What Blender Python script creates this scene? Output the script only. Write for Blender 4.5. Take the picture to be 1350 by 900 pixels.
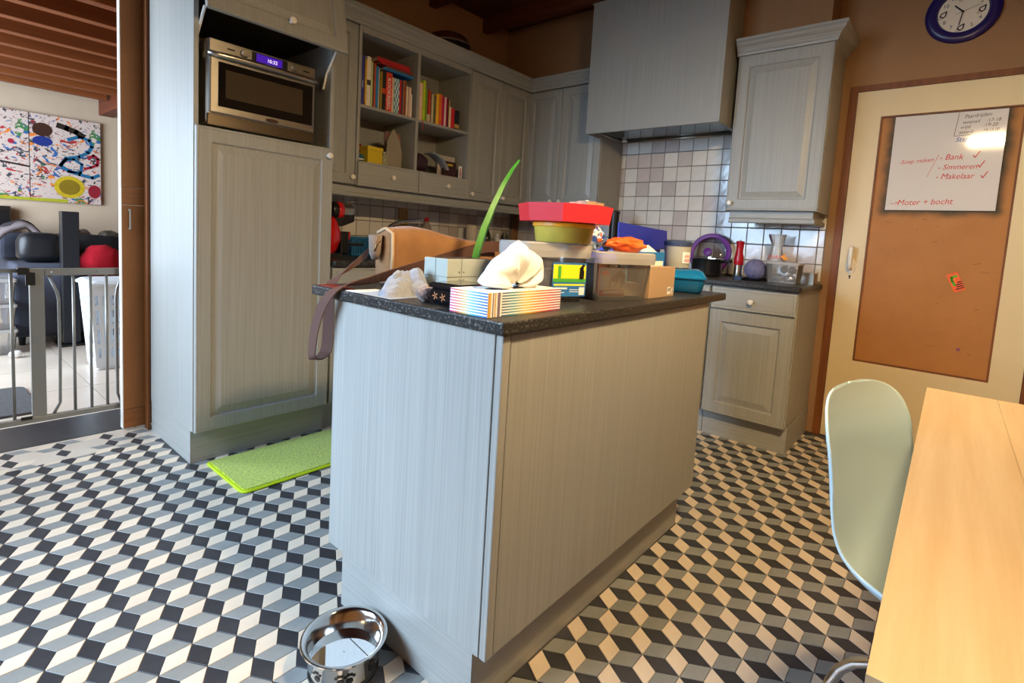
import bpy, bmesh, math, random
from mathutils import Vector, Matrix, noise
random.seed(7)
PI = math.pi
for o in list(bpy.data.objects): bpy.data.objects.remove(o, do_unlink=True)
SC = bpy.context.scene
COL = SC.collection

# ------------------------------------------------------------------ camera
FPX, CPY = 686.7, 374.1                       # focal length and principal row for a 1350x900 frame
YAW, PITCH, ROLL = 0.698785, -0.089528, -0.0581706
_f = Vector((math.cos(YAW)*math.cos(PITCH), math.sin(YAW)*math.cos(PITCH), math.sin(PITCH)))
_r = Vector((math.sin(YAW), -math.cos(YAW), 0)); _d = _f.cross(_r)
RIGHT = math.cos(ROLL)*_r + math.sin(ROLL)*_d
DOWN = -math.sin(ROLL)*_r + math.cos(ROLL)*_d
cam = bpy.data.cameras.new('camera'); cam_o = bpy.data.objects.new('camera', cam); COL.objects.link(cam_o)
CAMLOC = Vector((0, 0, 1.1))
mw = Matrix((RIGHT, -DOWN, -_f)).transposed().to_4x4(); mw.translation = CAMLOC
cam_o.matrix_world = mw
cam.sensor_width = 36; cam.lens = FPX/1350*36; cam.shift_y = -(450-CPY)/1350; cam.clip_start = 0.02
SC.camera = cam_o

# ------------------------------------------------------------------ light and exposure
SC.view_settings.view_transform = 'Standard'; SC.view_settings.look = 'None'
SC.view_settings.gamma = 1; SC.view_settings.use_curve_mapping = False
SC.view_settings.exposure = 0.0
W = bpy.data.worlds.new('sky'); SC.world = W; W.use_nodes = True
_bg = W.node_tree.nodes['Background']; _bg.inputs[0].default_value = (0.62, 0.78, 1.0, 1); _bg.inputs[1].default_value = 0.6
def area(name, loc, rot, sx, sy, power, col):
    l = bpy.data.lights.new(name, 'AREA'); l.shape = 'RECTANGLE'; l.size = sx; l.size_y = sy; l.energy = power; l.color = col
    o = bpy.data.objects.new(name, l); COL.objects.link(o); o.location = loc; o.rotation_euler = rot; return o
# daylight coming in through the kitchen window (wall_left) and the living-room window
wd_ = area('window_daylight', (-1.55, 2.10, 1.72), (0, math.radians(-60), math.radians(-18)), 1.6, 1.7, 88, (0.54, 0.75, 1.0)); wd_.data.spread = math.radians(95)
area('living_room_daylight', (-1.22, 4.75, 1.35), (0, math.radians(-75), 0), 1.7, 2.2, 230, (0.72, 0.85, 1.0))
LAMP_COL = (1.0, 0.73, 0.39); LAMP_STRENGTH = 640.0

# ------------------------------------------------------------------ materials
def lin(v): v /= 255; return v/12.92 if v <= .04045 else ((v+.055)/1.055)**2.4
def C(r, g, b): return (lin(r), lin(g), lin(b), 1)
MATS = {}
def M(name, col, rough=.5, metal=0, spec=.5, col2=None, vscale=(4, 4, 4), vamt=.5, detail=3, bump=0, bscale=None,
      trans=0, alpha=1, emis=0, ecol=None, coat=0, ior=1.45, island=0, sheen=0):
    m = bpy.data.materials.new(name); m.use_nodes = True; nt = m.node_tree; b = nt.nodes['Principled BSDF']
    b.inputs['Base Color'].default_value = col; b.inputs['Roughness'].default_value = rough
    b.inputs['Metallic'].default_value = metal; b.inputs['Specular IOR Level'].default_value = spec
    b.inputs['Transmission Weight'].default_value = trans; b.inputs['Alpha'].default_value = alpha
    b.inputs['IOR'].default_value = ior; b.inputs['Coat Weight'].default_value = coat
    if sheen: b.inputs['Sheen Weight'].default_value = sheen
    if emis: b.inputs['Emission Color'].default_value = ecol or col; b.inputs['Emission Strength'].default_value = emis
    N = nt.nodes.new; L = nt.links.new
    tc = N('ShaderNodeTexCoord'); mp = N('ShaderNodeMapping'); L(tc.outputs['Object'], mp.inputs[0]); mp.inputs['Scale'].default_value = vscale
    nz = N('ShaderNodeTexNoise'); nz.inputs['Scale'].default_value = 1; nz.inputs['Detail'].default_value = detail; nz.inputs['Roughness'].default_value = .6
    L(mp.outputs[0], nz.inputs['Vector'])
    out = None
    if col2 is not None:
        rp = N('ShaderNodeValToRGB'); e = rp.color_ramp.elements
        e[0].position = .5-.5*vamt*.6; e[1].position = .5+.5*vamt*.6; e[0].color = col; e[1].color = col2
        L(nz.outputs[0], rp.inputs[0]); out = rp.outputs[0]
    if island:
        g = N('ShaderNodeNewGeometry'); mm = N('ShaderNodeMapRange'); mm.inputs[3].default_value = 1-island; mm.inputs[4].default_value = 1+island
        oi = N('ShaderNodeObjectInfo'); ad = N('ShaderNodeMath'); ad.operation = 'ADD'; fr = N('ShaderNodeMath'); fr.operation = 'FRACT'
        L(g.outputs['Random Per Island'], ad.inputs[0]); L(oi.outputs['Random'], ad.inputs[1]); L(ad.outputs[0], fr.inputs[0]); L(fr.outputs[0], mm.inputs[0])
        hs = N('ShaderNodeHueSaturation'); L(mm.outputs[0], hs.inputs['Value'])
        if out: L(out, hs.inputs['Color'])
        else: hs.inputs['Color'].default_value = col
        out = hs.outputs[0]
    if out: L(out, b.inputs['Base Color'])
    if bump:
        bp = N('ShaderNodeBump'); bp.inputs['Strength'].default_value = bump; bp.inputs['Distance'].default_value = .002
        if bscale:
            mp2 = N('ShaderNodeMapping'); L(tc.outputs['Object'], mp2.inputs[0]); mp2.inputs['Scale'].default_value = bscale
            n2 = N('ShaderNodeTexNoise'); n2.inputs['Scale'].default_value = 1; n2.inputs['Detail'].default_value = 4; L(mp2.outputs[0], n2.inputs['Vector'])
            L(n2.outputs[0], bp.inputs['Height'])
        else: L(nz.outputs[0], bp.inputs['Height'])
        L(bp.outputs[0], b.inputs['Normal'])
    MATS[name] = m; return m
CAB, CAB2 = C(132, 132, 127), C(176, 176, 171)
cab_v = M('paint_grain_vertical', CAB, .42, col2=CAB2, vscale=(300, 300, 1.8), vamt=1.3, detail=5, bump=.1)
cab_x = M('paint_grain_along_x', CAB, .42, col2=CAB2, vscale=(1.8, 300, 300), vamt=1.3, detail=5, bump=.1)
cab_y = M('paint_grain_along_y', CAB, .42, col2=CAB2, vscale=(300, 1.8, 300), vamt=1.3, detail=5, bump=.1)
wall_m = M('ochre_wall_paint', C(160, 122, 86), .85, col2=C(146, 110, 76), vscale=(3, 3, 3), vamt=1, bump=.3, bscale=(120, 120, 120))
lroom_wall = M('beige_wall', C(196, 176, 152), .9, col2=C(180, 160, 136), vscale=(2, 2, 2), vamt=1)
ceil_m = M('dark_wood_ceiling', C(96, 42, 18), .6, col2=C(60, 24, 10), vscale=(30, 1.5, 30), vamt=1)
joist_m = M('joist_wood', C(136, 74, 30), .55, col2=C(96, 46, 14), vscale=(1.2, 25, 25), vamt=1.1, bump=.2)
joist_y = M('joist_wood_along_y', C(116, 52, 22), .55, col2=C(74, 28, 10), vscale=(25, 1.2, 25), vamt=1.1, bump=.2)
grout_m = M('floor_grout', C(92, 88, 82), .9)
t_black = M('tile_black', C(42, 42, 46), .45, col2=C(58, 58, 62), vscale=(14, 14, 14), vamt=1.2, island=.18, bump=.15, bscale=(60, 60, 60))
t_grey = M('tile_grey', C(122, 124, 122), .45, col2=C(140, 141, 139), vscale=(14, 14, 14), vamt=1.2, island=.1, bump=.15, bscale=(60, 60, 60))
t_white = M('tile_cream', C(222, 206, 186), .45, col2=C(206, 188, 166), vscale=(10, 10, 10), vamt=1.2, island=.05, bump=.15, bscale=(60, 60, 60))
wt_white = M('wall_tile_white', C(214, 208, 200), .12, col2=C(226, 221, 214), vscale=(9, 9, 9), vamt=1, bump=.55, bscale=(26, 26, 26), island=.03, coat=.3)
wt_lilac = M('wall_tile_lilac', C(190, 178, 173), .12, col2=C(202, 191, 186), vscale=(9, 9, 9), vamt=1, bump=.55, bscale=(26, 26, 26), island=.05, coat=.3)
wgrout = M('wall_grout', C(120, 112, 102), .9)
stone = M('speckled_worktop', C(36, 35, 35), .38, spec=.35, col2=C(128, 122, 114), vscale=(170, 170, 170), vamt=.16, detail=2)
_e = [n for n in stone.node_tree.nodes if n.type == 'VALTORGB'][0].color_ramp.elements; _e[0].position = .56; _e[1].position = .72
white_p = M('white_plastic', C(232, 230, 224), .35)
white_c = M('white_ceramic', C(236, 228, 214), .18)
knob_ring = M('knob_ring', C(176, 164, 146), .3)
black_p = M('black_plastic', C(18, 18, 20), .35)
chrome = M('chrome', C(225, 225, 228), .06, metal=1)
steel = M('brushed_steel', C(190, 184, 172), .28, metal=1)
bowl_steel = M('bowl_steel', C(205, 203, 200), .13, metal=1)
dark_glass = M('dark_glass', C(26, 22, 18), .05, coat=.5)
door_cream = M('cream_door_paint', C(226, 206, 164), .4, col2=C(216, 194, 150), vscale=(2, 2, 2), vamt=1)
brown_wood = M('door_frame_wood', C(138, 78, 30), .55, col2=C(92, 46, 14), vscale=(30, 30, 2.5), vamt=1.2, bump=.4)
slab_m = M('hardboard_slab', C(146, 92, 44), .55, col2=C(128, 78, 34), vscale=(6, 6, 3), vamt=1)
slab_wood = M('slab_rail_wood', C(158, 98, 46), .5, col2=C(110, 62, 24), vscale=(3, 30, 40), vamt=1.2)
table_m = M('oak_tabletop', C(220, 194, 154), .36, col2=C(200, 168, 122), vscale=(2.2, 40, 30), vamt=.8, detail=6, coat=.1)
table_edge = M('oak_edge', C(196, 150, 96), .45, col2=C(160, 116, 70), vscale=(3, 40, 40), vamt=1)
mint = M('mint_shell', C(206, 234, 246), .38)
paper = M('paper_white', C(238, 236, 232), .7)
page_m = M('page_block', C(218, 204, 176), .85, col2=C(196, 180, 150), vscale=(400, 2, 2), vamt=1)

# ------------------------------------------------------------------ mesh helpers
class MB:
    def __init__(s): s.v = []; s.f = []; s.mi = []
    def add(s, vs, fs, mi=0):
        n = len(s.v); s.v += [tuple(v) for v in vs]
        for f in fs: s.f.append([i+n for i in f]); s.mi.append(mi)
        return s
    def box(s, x0, x1, y0, y1, z0, z1, mi=0):
        vs = [(x, y, z) for z in (z0, z1) for y in (y0, y1) for x in (x0, x1)]
        return s.add(vs, [(0, 2, 3, 1), (4, 5, 7, 6), (0, 1, 5, 4), (2, 6, 7, 3), (0, 4, 6, 2), (1, 3, 7, 5)], mi)
    def prism(s, pts, z0, z1, mi=0):          # pts ccw in xy
        n = len(pts); vs = [(p[0], p[1], z0) for p in pts]+[(p[0], p[1], z1) for p in pts]
        fs = [list(range(n))[::-1], list(range(n, 2*n))]+[(i, (i+1) % n, n+(i+1) % n, n+i) for i in range(n)]
        return s.add(vs, fs, mi)
    def loft(s, rings, close=True, cap0=True, cap1=True, mi=0):
        n = len(rings[0]); vs = [p for r in rings for p in r]; fs = []
        for k in range(len(rings)-1):
            for i in range(n if close else n-1):
                j = (i+1) % n; fs.append((k*n+i, k*n+j, (k+1)*n+j, (k+1)*n+i))
        if cap0: fs.append(list(range(n))[::-1])
        if cap1: fs.append([(len(rings)-1)*n+i for i in range(n)])
        return s.add(vs, fs, mi)
    def lathe(s, prof, c=(0, 0, 0), axis='z', n=24, mi=0, cap=True):
        rings = []
        for r, h in prof:
            ring = []
            for i in range(n):
                a = 2*PI*i/n; u, w = r*math.cos(a), r*math.sin(a)
                if axis == 'z': p = (c[0]+u, c[1]+w, c[2]+h)
                elif axis == 'y': p = (c[0]+u, c[1]+h, c[2]-w)
                else: p = (c[0]+h, c[1]+u, c[2]+w)
                ring.append(p)
            rings.append(ring)
        return s.loft(rings, cap0=cap, cap1=cap, mi=mi)
    def tube(s, path, r, n=8, mi=0, cap=True):
        P = [Vector(p) for p in path]; rings = []; up = Vector((0, 0, 1)); prev = None
        for i, p in enumerate(P):
            t = (P[min(i+1, len(P)-1)]-P[max(i-1, 0)]).normalized()
            if prev is None:
                a = up if abs(t.z) < .9 else Vector((1, 0, 0)); u = t.cross(a).normalized()
            else: u = (prev-t*prev.dot(t)).normalized()
            prev = u; w = t.cross(u); rr = r[i] if isinstance(r, (list, tuple)) else r
            rings.append([tuple(p+(u*math.cos(2*PI*k/n)+w*math.sin(2*PI*k/n))*rr) for k in range(n)])
        return s.loft(rings, cap0=cap, cap1=cap, mi=mi)
    def ribbon(s, path, widths, nrm, thick=.003, mi=0):   # flat strip: path points, per-point width direction vectors
        rings = []
        for p, w, n in zip(path, widths, nrm):
            p = Vector(p); w = Vector(w); n = Vector(n).normalized()*thick
            rings.append([tuple(p-w), tuple(p+w), tuple(p+w+n), tuple(p-w+n)])
        return s.loft(rings, mi=mi)
    def grid(s, fn, nu, nv, mi=0):
        vs = [fn(i/nu, j/nv) for j in range(nv+1) for i in range(nu+1)]
        fs = [(j*(nu+1)+i, j*(nu+1)+i+1, (j+1)*(nu+1)+i+1, (j+1)*(nu+1)+i) for j in range(nv) for i in range(nu)]
        return s.add(vs, fs, mi)
    def xf(s, mat):
        s.v = [tuple(mat @ Vector(v)) for v in s.v]; return s
    def merge(s, o, mi=None):
        n = len(s.v); s.v += o.v
        for f, m in zip(o.f, o.mi): s.f.append([i+n for i in f]); s.mi.append(m if mi is None else mi)
        return s
    def mesh(s, name, mats, off=(0, 0, 0), smooth=False):
        me = bpy.data.meshes.new(name)
        me.from_pydata([(v[0]-off[0], v[1]-off[1], v[2]-off[2]) for v in s.v], [], s.f)
        if not isinstance(mats, (list, tuple)): mats = [mats]
        for m in mats: me.materials.append(m)
        me.polygons.foreach_set('material_index', s.mi)
        if smooth: me.polygons.foreach_set('use_smooth', [True]*len(s.f))
        me.update(); return me
    def build(s, name, mats, parent=None, smooth=False, bevel=0, solid=0, sub=0, world=True, auto=None, fix=False):
        """world=True: vertices are world coordinates and the parent is unrotated; else local to the parent."""
        off = WL.get(parent, Vector((0, 0, 0))) if (world and parent is not None) else Vector((0, 0, 0))
        me = s.mesh(name, mats, off, smooth)
        if fix:
            bm = bmesh.new(); bm.from_mesh(me); bmesh.ops.recalc_face_normals(bm, faces=bm.faces[:]); bm.to_mesh(me); bm.free()
        o = bpy.data.objects.new(name, me); COL.objects.link(o)
        if parent is not None: o.parent = parent
        WL[o] = off
        if solid: md = o.modifiers.new('solid', 'SOLIDIFY'); md.thickness = solid; md.offset = 0
        if bevel: md = o.modifiers.new('bevel', 'BEVEL'); md.width = bevel; md.segments = 2; md.limit_method = 'ANGLE'; md.angle_limit = .6
        if sub: md = o.modifiers.new('sub', 'SUBSURF'); md.levels = sub; md.render_levels = sub
        if auto:
            try: me.set_sharp_from_angle(angle=auto)
            except Exception: pass
        return o
WL = {}
LABELS = {}
def thing(name, label, cat, loc, rotz=0, group=None):
    o = bpy.data.objects.new(name, None); COL.objects.link(o); o.location = loc; o.rotation_euler = (0, 0, rotz)
    o.empty_display_size = .05
    WL[o] = Vector(loc); return tag(o, label, cat, group)
def tag(o, label, cat, group=None):
    o['label'] = label; o['category'] = cat
    if group: o['group'] = group
    return o
def top(mb, name, mats, label, cat, group=None, **k):     # a thing that is one mesh
    cx = sum(v[0] for v in mb.v)/len(mb.v); cy = sum(v[1] for v in mb.v)/len(mb.v); cz = min(v[2] for v in mb.v)
    off = Vector((cx, cy, cz)); mb.v = [(v[0]-cx, v[1]-cy, v[2]-cz) for v in mb.v]
    o = mb.build(name, mats, None, **k); o.location = off; WL[o] = off
    return tag(o, label, cat, group)
def struct(o): o['kind'] = 'structure'; return o
def text_mb(body, size, org, right, up, shear=0, align='LEFT', depth=.0004, font_scale=1):
    """Flat lettering: org = baseline start, right/up = unit directions."""
    cu = bpy.data.curves.new('t', 'FONT'); cu.body = body; cu.size = size; cu.shear = shear; cu.align_x = align
    cu.resolution_u = 3
    ob = bpy.data.objects.new('t', cu); COL.objects.link(ob)
    dg = bpy.context.evaluated_depsgraph_get(); me = bpy.data.meshes.new_from_object(ob.evaluated_get(dg))
    r, u = Vector(right), Vector(up); n = r.cross(u); mb = MB()
    mb.v = [tuple(Vector(org)+r*v.co.x*font_scale+u*v.co.y+n*depth) for v in me.vertices]
    mb.f = [list(p.vertices) for p in me.polygons]; mb.mi = [0]*len(mb.f)
    bpy.data.objects.remove(ob); bpy.data.curves.remove(cu); bpy.data.meshes.remove(me)
    return mb
def stroke_mb(pts, w, nrm, depth=.0005):      # polyline of flat ink
    mb = MB(); n = Vector(nrm)
    for a, b in zip(pts[:-1], pts[1:]):
        a, b = Vector(a), Vector(b); d = (b-a).normalized(); s_ = n.cross(d)*w/2; e = d*w*.3
        mb.add([a-s_-e+n*depth, b-s_+e+n*depth, b+s_+e+n*depth, a+s_-e+n*depth], [(0, 1, 2, 3)])
    return mb
def rect_ring(u0, u1, z0, z1, ins, d, face, front):
    pts = [(u0+ins, z0+ins), (u1-ins, z0+ins), (u1-ins, z1-ins), (u0+ins, z1-ins)]
    if face == 'y': return [(u, front+d, z) for u, z in pts]
    return [(front+d, u, z) for u, z in pts]
def fix_rings(rings, face): return [r if face == 'y' else r[::-1] for r in rings]
def panel_door(parent, name, u0, u1, z0, z1, front, face='y', t=.02, mat=None, raised=True, knob=None, fw=.055, label=None):
    """Framed cupboard door; face 'y' looks to -y (u = x), face 'x' looks to -x (u = y)."""
    mat = mat or cab_v
    RR = lambda ins, d: rect_ring(u0, u1, z0, z1, ins, d, face, front)
    b = .003
    rings = [RR(0, t), RR(0, b), RR(b, 0), RR(.009, 0), RR(.0105, .0012), RR(.013, 0), RR(fw, 0), RR(fw+.004, .004), RR(fw+.006, .009)]
    if not raised: rings = [RR(0, t), RR(0, b), RR(b, 0), RR(.012, 0), RR(.014, .002), RR(.017, .002), RR(.019, .0005)]
    d = MB().loft(fix_rings(rings, face), cap1=not raised, cap0=True).build(name, mat, parent)
    if label: d['label'] = label
    if raised:
        pr = [RR(fw+.006, .0095), RR(fw+.013, .0095), RR(fw+.045, .001), RR(fw+.047, .001)]
        MB().loft(fix_rings(pr, face), cap0=False).build('raised_panel', mat, d)
    if knob: add_knob(d, knob[0], knob[1], front, face)
    return d
def add_knob(parent, u, z, front, face, r=.015):
    c = (u, front, z) if face == 'y' else (front, u, z)
    prof = [(r*.55, -.0), (r*.5, -.012), (r*.75, -.016), (r, -.020), (r, -.026), (r*.86, -.029), (r*.80, -.0285), (r*.7, -.0285), (r*.6, -.0305), (r*.3, -.031)]
    if face == 'y': k = MB().lathe(prof, c, 'y', 20)
    else: k = MB().lathe(prof, c, 'x', 20)
    o = k.build('knob', white_c, parent, smooth=True, auto=.6, fix=True); o['label'] = 'white ceramic knob'
    ring = [(r*.78, -.0286), (r*.7, -.0292), (r*.66, -.0286)]
    return o
def sweep(path, prof, closed=False):
    """Moulding: path = 2D points, prof = (outward offset, z); outward is to the right of travel."""
    P = [Vector(p) for p in path]; rings = []
    for i, p in enumerate(P):
        if i == 0: d0 = d1 = (P[1]-P[0]).normalized()
        elif i == len(P)-1: d0 = d1 = (P[i]-P[i-1]).normalized()
        else: d0 = (P[i]-P[i-1]).normalized(); d1 = (P[i+1]-P[i]).normalized()
        n0 = Vector((d0.y, -d0.x)); n1 = Vector((d1.y, -d1.x)); m = (n0+n1).normalized(); k = 1/max(.3, m.dot(n0))
        rings.append([(p.x+m.x*k*o, p.y+m.y*k*o, z) for o, z in prof])
    return MB().loft(rings)
def fbm(p, s, o=3):
    v = 0; a = 1
    for i in range(o): v += a*noise.noise(Vector(p)*s*(2**i)); a *= .5
    return v
def blob(c, rx, ry, rz, amp=.12, freq=8, seed=0, nu=28, nv=16, flat=None, squash=1, rot=0):
    mb = MB(); rings = []
    cs, sn = math.cos(rot), math.sin(rot)
    for j in range(nv+1):
        th = PI*(j+.001)/(nv+.002)-PI/2; ring = []
        for i in range(nu):
            a = 2*PI*i/nu
            d = Vector((math.cos(th)*math.cos(a), math.cos(th)*math.sin(a), math.sin(th)))
            k = 1+amp*fbm(d+Vector((seed*3.1, seed*1.7, 0)), freq/4, 3)
            ex = [abs(q)**squash*(1 if q >= 0 else -1) for q in d]
            x, y, z = ex[0]*rx*k, ex[1]*ry*k, ex[2]*rz*k
            p = [c[0]+x*cs-y*sn, c[1]+x*sn+y*cs, c[2]+z]
            if flat is not None and p[2] < flat: p[2] = flat
            ring.append(tuple(p))
        rings.append(ring)
    return mb.loft(rings)
# ------------------------------------------------------------------ room shell
XW, YW, XB, CZ = 3.65, 3.07, 3.42, 2.825       # tiled right wall, back wall, bulkhead face, ceiling
XL, YF, YFAR = -1.1, -2.3, 6.6
fl = struct(MB().box(XL-.1, XW+.2, YF-.1, 3.17, -.08, -.005).build('floor', grout_m))
# cube-pattern cement tiles: three rhombs per lattice point
A = .0595; H3 = A*math.sqrt(3)
def rhomb(e, f, g=.0006):
    cx, cy = (e[0]+f[0])/2, (e[1]+f[1])/2
    def ins(p):
        v = Vector((p[0]-cx, p[1]-cy)); return v
    pts = [ins((0, 0)), ins(e), ins((e[0]+f[0], e[1]+f[1])), ins(f)]
    s = 1-2*g/(A*.866)
    return [p*s for p in pts], (cx, cy)
E0, E1, E2 = (A, 0), (A/2, H3/2), (-A/2, H3/2); ME2 = (A/2, -H3/2)
RH = [rhomb(E1, E2), rhomb(E0, E1), rhomb(ME2, E0)]
tmats = [t_black, t_white, t_grey]
def rhomb_mb(pts, cx, cy, dz):
    b = .0009; n = 4
    r0 = [(cx+p.x, cy+p.y, -.006) for p in pts]; r1 = [(cx+p.x, cy+p.y, dz-b) for p in pts]; r2 = [(cx+p.x*(1-.03), cy+p.y*(1-.03), dz) for p in pts]
    return r0, r1, r2
cells = []
def under(x, y):
    return (.83 < x < 1.98 and .76 < y < 1.25) or (x > 3.13 and y > .61) or (y > 2.54 and x > .84) or (x > 3.62)
for i in range(-60, 62):
    for j in range(-90, 90):
        vx, vy = .735+i*1.5*A, 1.356+i*H3/2+j*H3
        if not (XL-.1 < vx < XW+.1 and YF-.1 < vy < 3.25): continue
        for k in range(3):
            cx, cy = vx+RH[k][1][0], vy+RH[k][1][1]
            if XL+.03 < cx < XW+.02 and YF+.03 < cy < 3.15 and not under(cx, cy):
                q = Vector((cx, cy, 0))-CAMLOC; zc = q.dot(_f)
                vis = 1e9
                if zc > .2:
                    u, v = 675+FPX*q.dot(RIGHT)/zc, CPY+FPX*q.dot(DOWN)/zc
                    isl = (.81 < cx and .697 < cy < 1.35 and cx < 2.02) or (cy < -.0 and cx < 1.9)
                    if -10 < u < 1360 and 300 < v < 915 and not isl and not (cx > 2.0 and .0 < cy < .1): vis = zc
                cells.append((vis, k, cx, cy))
cells.sort(key=lambda c: c[0])
NAMES = ['black_floor_tile', 'cream_floor_tile', 'grey_floor_tile']
tile_me = []
for k in range(3):
    r = rhomb_mb(RH[k][0], 0, 0, 0); tile_me.append(MB().loft(list(r), cap0=False).mesh(NAMES[k], tmats[k]))
rest = MB()
for n, (vis, k, cx, cy) in enumerate(cells):
    dz = random.uniform(-.0006, .0004)
    if n < 290:
        o = bpy.data.objects.new(NAMES[k], tile_me[k]); COL.objects.link(o); o.parent = fl; o.location = (cx, cy, dz)
    else:
        r = rhomb_mb(RH[k][0], cx, cy, dz)
        if cx > XW-.06: r = [[(min(p[0], XW-.001), p[1], p[2]) for p in ring] for ring in r]
        rest.loft(list(r), cap0=False, mi=k)
ro = rest.build('floor_tiles', tmats, fl); ro['kind'] = 'stuff'

# back wall (books side) with the wide opening to the living room; the right leaf is hollow for the sliding door
wb = MB()
wb.box(XL, -.15, YW, 3.25, 0, CZ); wb.box(-.15, .845, YW, 3.25, 2.42, CZ)
wb.box(.845, XW+.15, YW, 3.125, 0, CZ); wb.box(.845, XW+.15, 3.20, 3.25, 0, CZ)
wall_back = struct(wb.build('wall_back', wall_m))
wr = MB()
wr.box(XW, XW+.15, .56, YW, 0, CZ); wr.box(XW, XW+.15, -.365, .56, 2.075, CZ); wr.box(XW, XW+.15, YF, -.365, 0, CZ)
wr.box(XB, XW, .655, YW, 2.36, CZ)                                    # bulkhead above the cupboards
wall_right = struct(wr.build('wall_right', wall_m))
wl = MB()
WY0, WY1, WZ0, WZ1 = 1.12, 2.88, .58, 2.22
wl.box(XL-.15, XL, YF, WY0, 0, CZ); wl.box(XL-.15, XL, WY1, YW, 0, CZ); wl.box(XL-.15, XL, WY0, WY1, 0, WZ0); wl.box(XL-.15, XL, WY0, WY1, WZ1, CZ)
struct(wl.build('wall_left', wall_m))
struct(MB().box(XL-.15, XW+.15, YF-.15, YF, 0, CZ).build('wall_front', wall_m))
w1 = struct(MB().box(XL-.09, XL-.03, WY0, WY1, WZ0, WZ0+.06).box(XL-.09, XL-.03, WY0, WY1, WZ1-.06, WZ1).box(XL-.09, XL-.03, WY0, WY0+.06, WZ0+.06, WZ1-.06).box(XL-.09, XL-.03, WY1-.06, WY1, WZ0+.06, WZ1-.06).box(XL-.09, XL-.03, 1.97, 2.03, WZ0+.06, WZ1-.06).build('window_1', white_p))
def arch_glass(name):
    m = bpy.data.materials.new(name); m.use_nodes = True; nt = m.node_tree; nt.nodes.clear(); N = nt.nodes.new
    o = N('ShaderNodeOutputMaterial'); mx = N('ShaderNodeMixShader'); t = N('ShaderNodeBsdfTransparent'); g = N('ShaderNodeBsdfGlossy'); g.inputs['Roughness'].default_value = .02
    mx.inputs[0].default_value = .06; nt.links.new(t.outputs[0], mx.inputs[1]); nt.links.new(g.outputs[0], mx.inputs[2]); nt.links.new(mx.outputs[0], o.inputs[0]); return m
pane_m = arch_glass('window_pane')
for a, b in ((WY0+.06, 1.97), (2.03, WY1-.06)): MB().box(XL-.064, XL-.058, a, b, WZ0+.06, WZ1-.06).build('pane', pane_m, w1)

# ceiling with boards and joists running to the back wall
ceil = struct(MB().box(XL-.1, XW+.15, YF-.1, 3.25, CZ, CZ+.1).build('ceiling', ceil_m))
me = None
x = 3.10
while x > XL:
    MB().box(x, x+.06, YF, YW-.001, 2.72, CZ).build('joist', joist_y, ceil, bevel=.003); x -= .56

# glazed wall tiles
GY0, GZ0, TS = .644, 1.040, .1036
tile_t = MB().box(-.006, 0, -.0502, .0502, -.0502, .0502)
bm_ = [tile_t.mesh('tile', wt_white), tile_t.mesh('tile', wt_lilac)]
tile_b = MB().box(-.0502, .0502, -.006, 0, -.0502, .0502)
bb_ = [tile_b.mesh('tile', wt_white), tile_b.mesh('tile', wt_lilac)]
def wtile(meshes, parent, loc):
    o = bpy.data.objects.new('tile', meshes[0 if random.random() < .55 else 1]); COL.objects.link(o); o.parent = parent; o.location = loc
    md = o.modifiers.new('bevel', 'BEVEL'); md.width = .0025; md.segments = 2
    return o
sr = MB().box(XW-.002, XW, .605, 3.0, .925, 1.90).build('splashback_grout', wgrout, wall_right)
for k in range(0, 23):
    for r in range(-1, 8):
        yc, zc = GY0+TS*(k+.5), GZ0+.105*(r+.5)
        if zc < .97 or (k < 5 and r > 2) or (k > 13 and r > 2): continue
        wtile(bm_, wall_right, (XW-.002, yc, zc))
cut = MB().box(-.006, 0, -.0165, .0165, -.0502, .0502); cut_m = [cut.mesh('tile', wt_white), cut.mesh('tile', wt_lilac)]
for r in range(-1, 3): wtile(cut_m, wall_right, (XW-.002, .6255, GZ0+.105*(r+.5)))
sb = MB().box(1.47, 3.60, YW-.002, YW, .925, 1.40).build('splashback_grout', wgrout, wall_back)
for k in range(-6, 14):
    for r in range(-1, 3):
        xc, zc = 2.203+.1045*(k+.5), 1.049+.105*(r+.5)
        if xc < 1.53 or xc > 3.59: continue
        wtile(bb_, wall_back, (xc, YW-.002, zc))
# a mustard socket plate and a flower motif tile
sk = thing('wall_socket', 'ochre double wall socket on tiles behind the tap', 'socket', (2.376, YW-.008, 1.19))
MB().box(2.336, 2.416, YW-.018, YW-.0085, 1.12, 1.262).build('plate', M('socket_ochre', C(176, 146, 84), .4), sk, bevel=.003)
for z in (1.155, 1.225): MB().lathe([(.022, 0), (.022, -.003), (.019, -.003), (.018, -.0005)], (2.376, YW-.018, z), 'y', 16).build('outlet', MATS['socket_ochre'], sk, fix=True)

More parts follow.
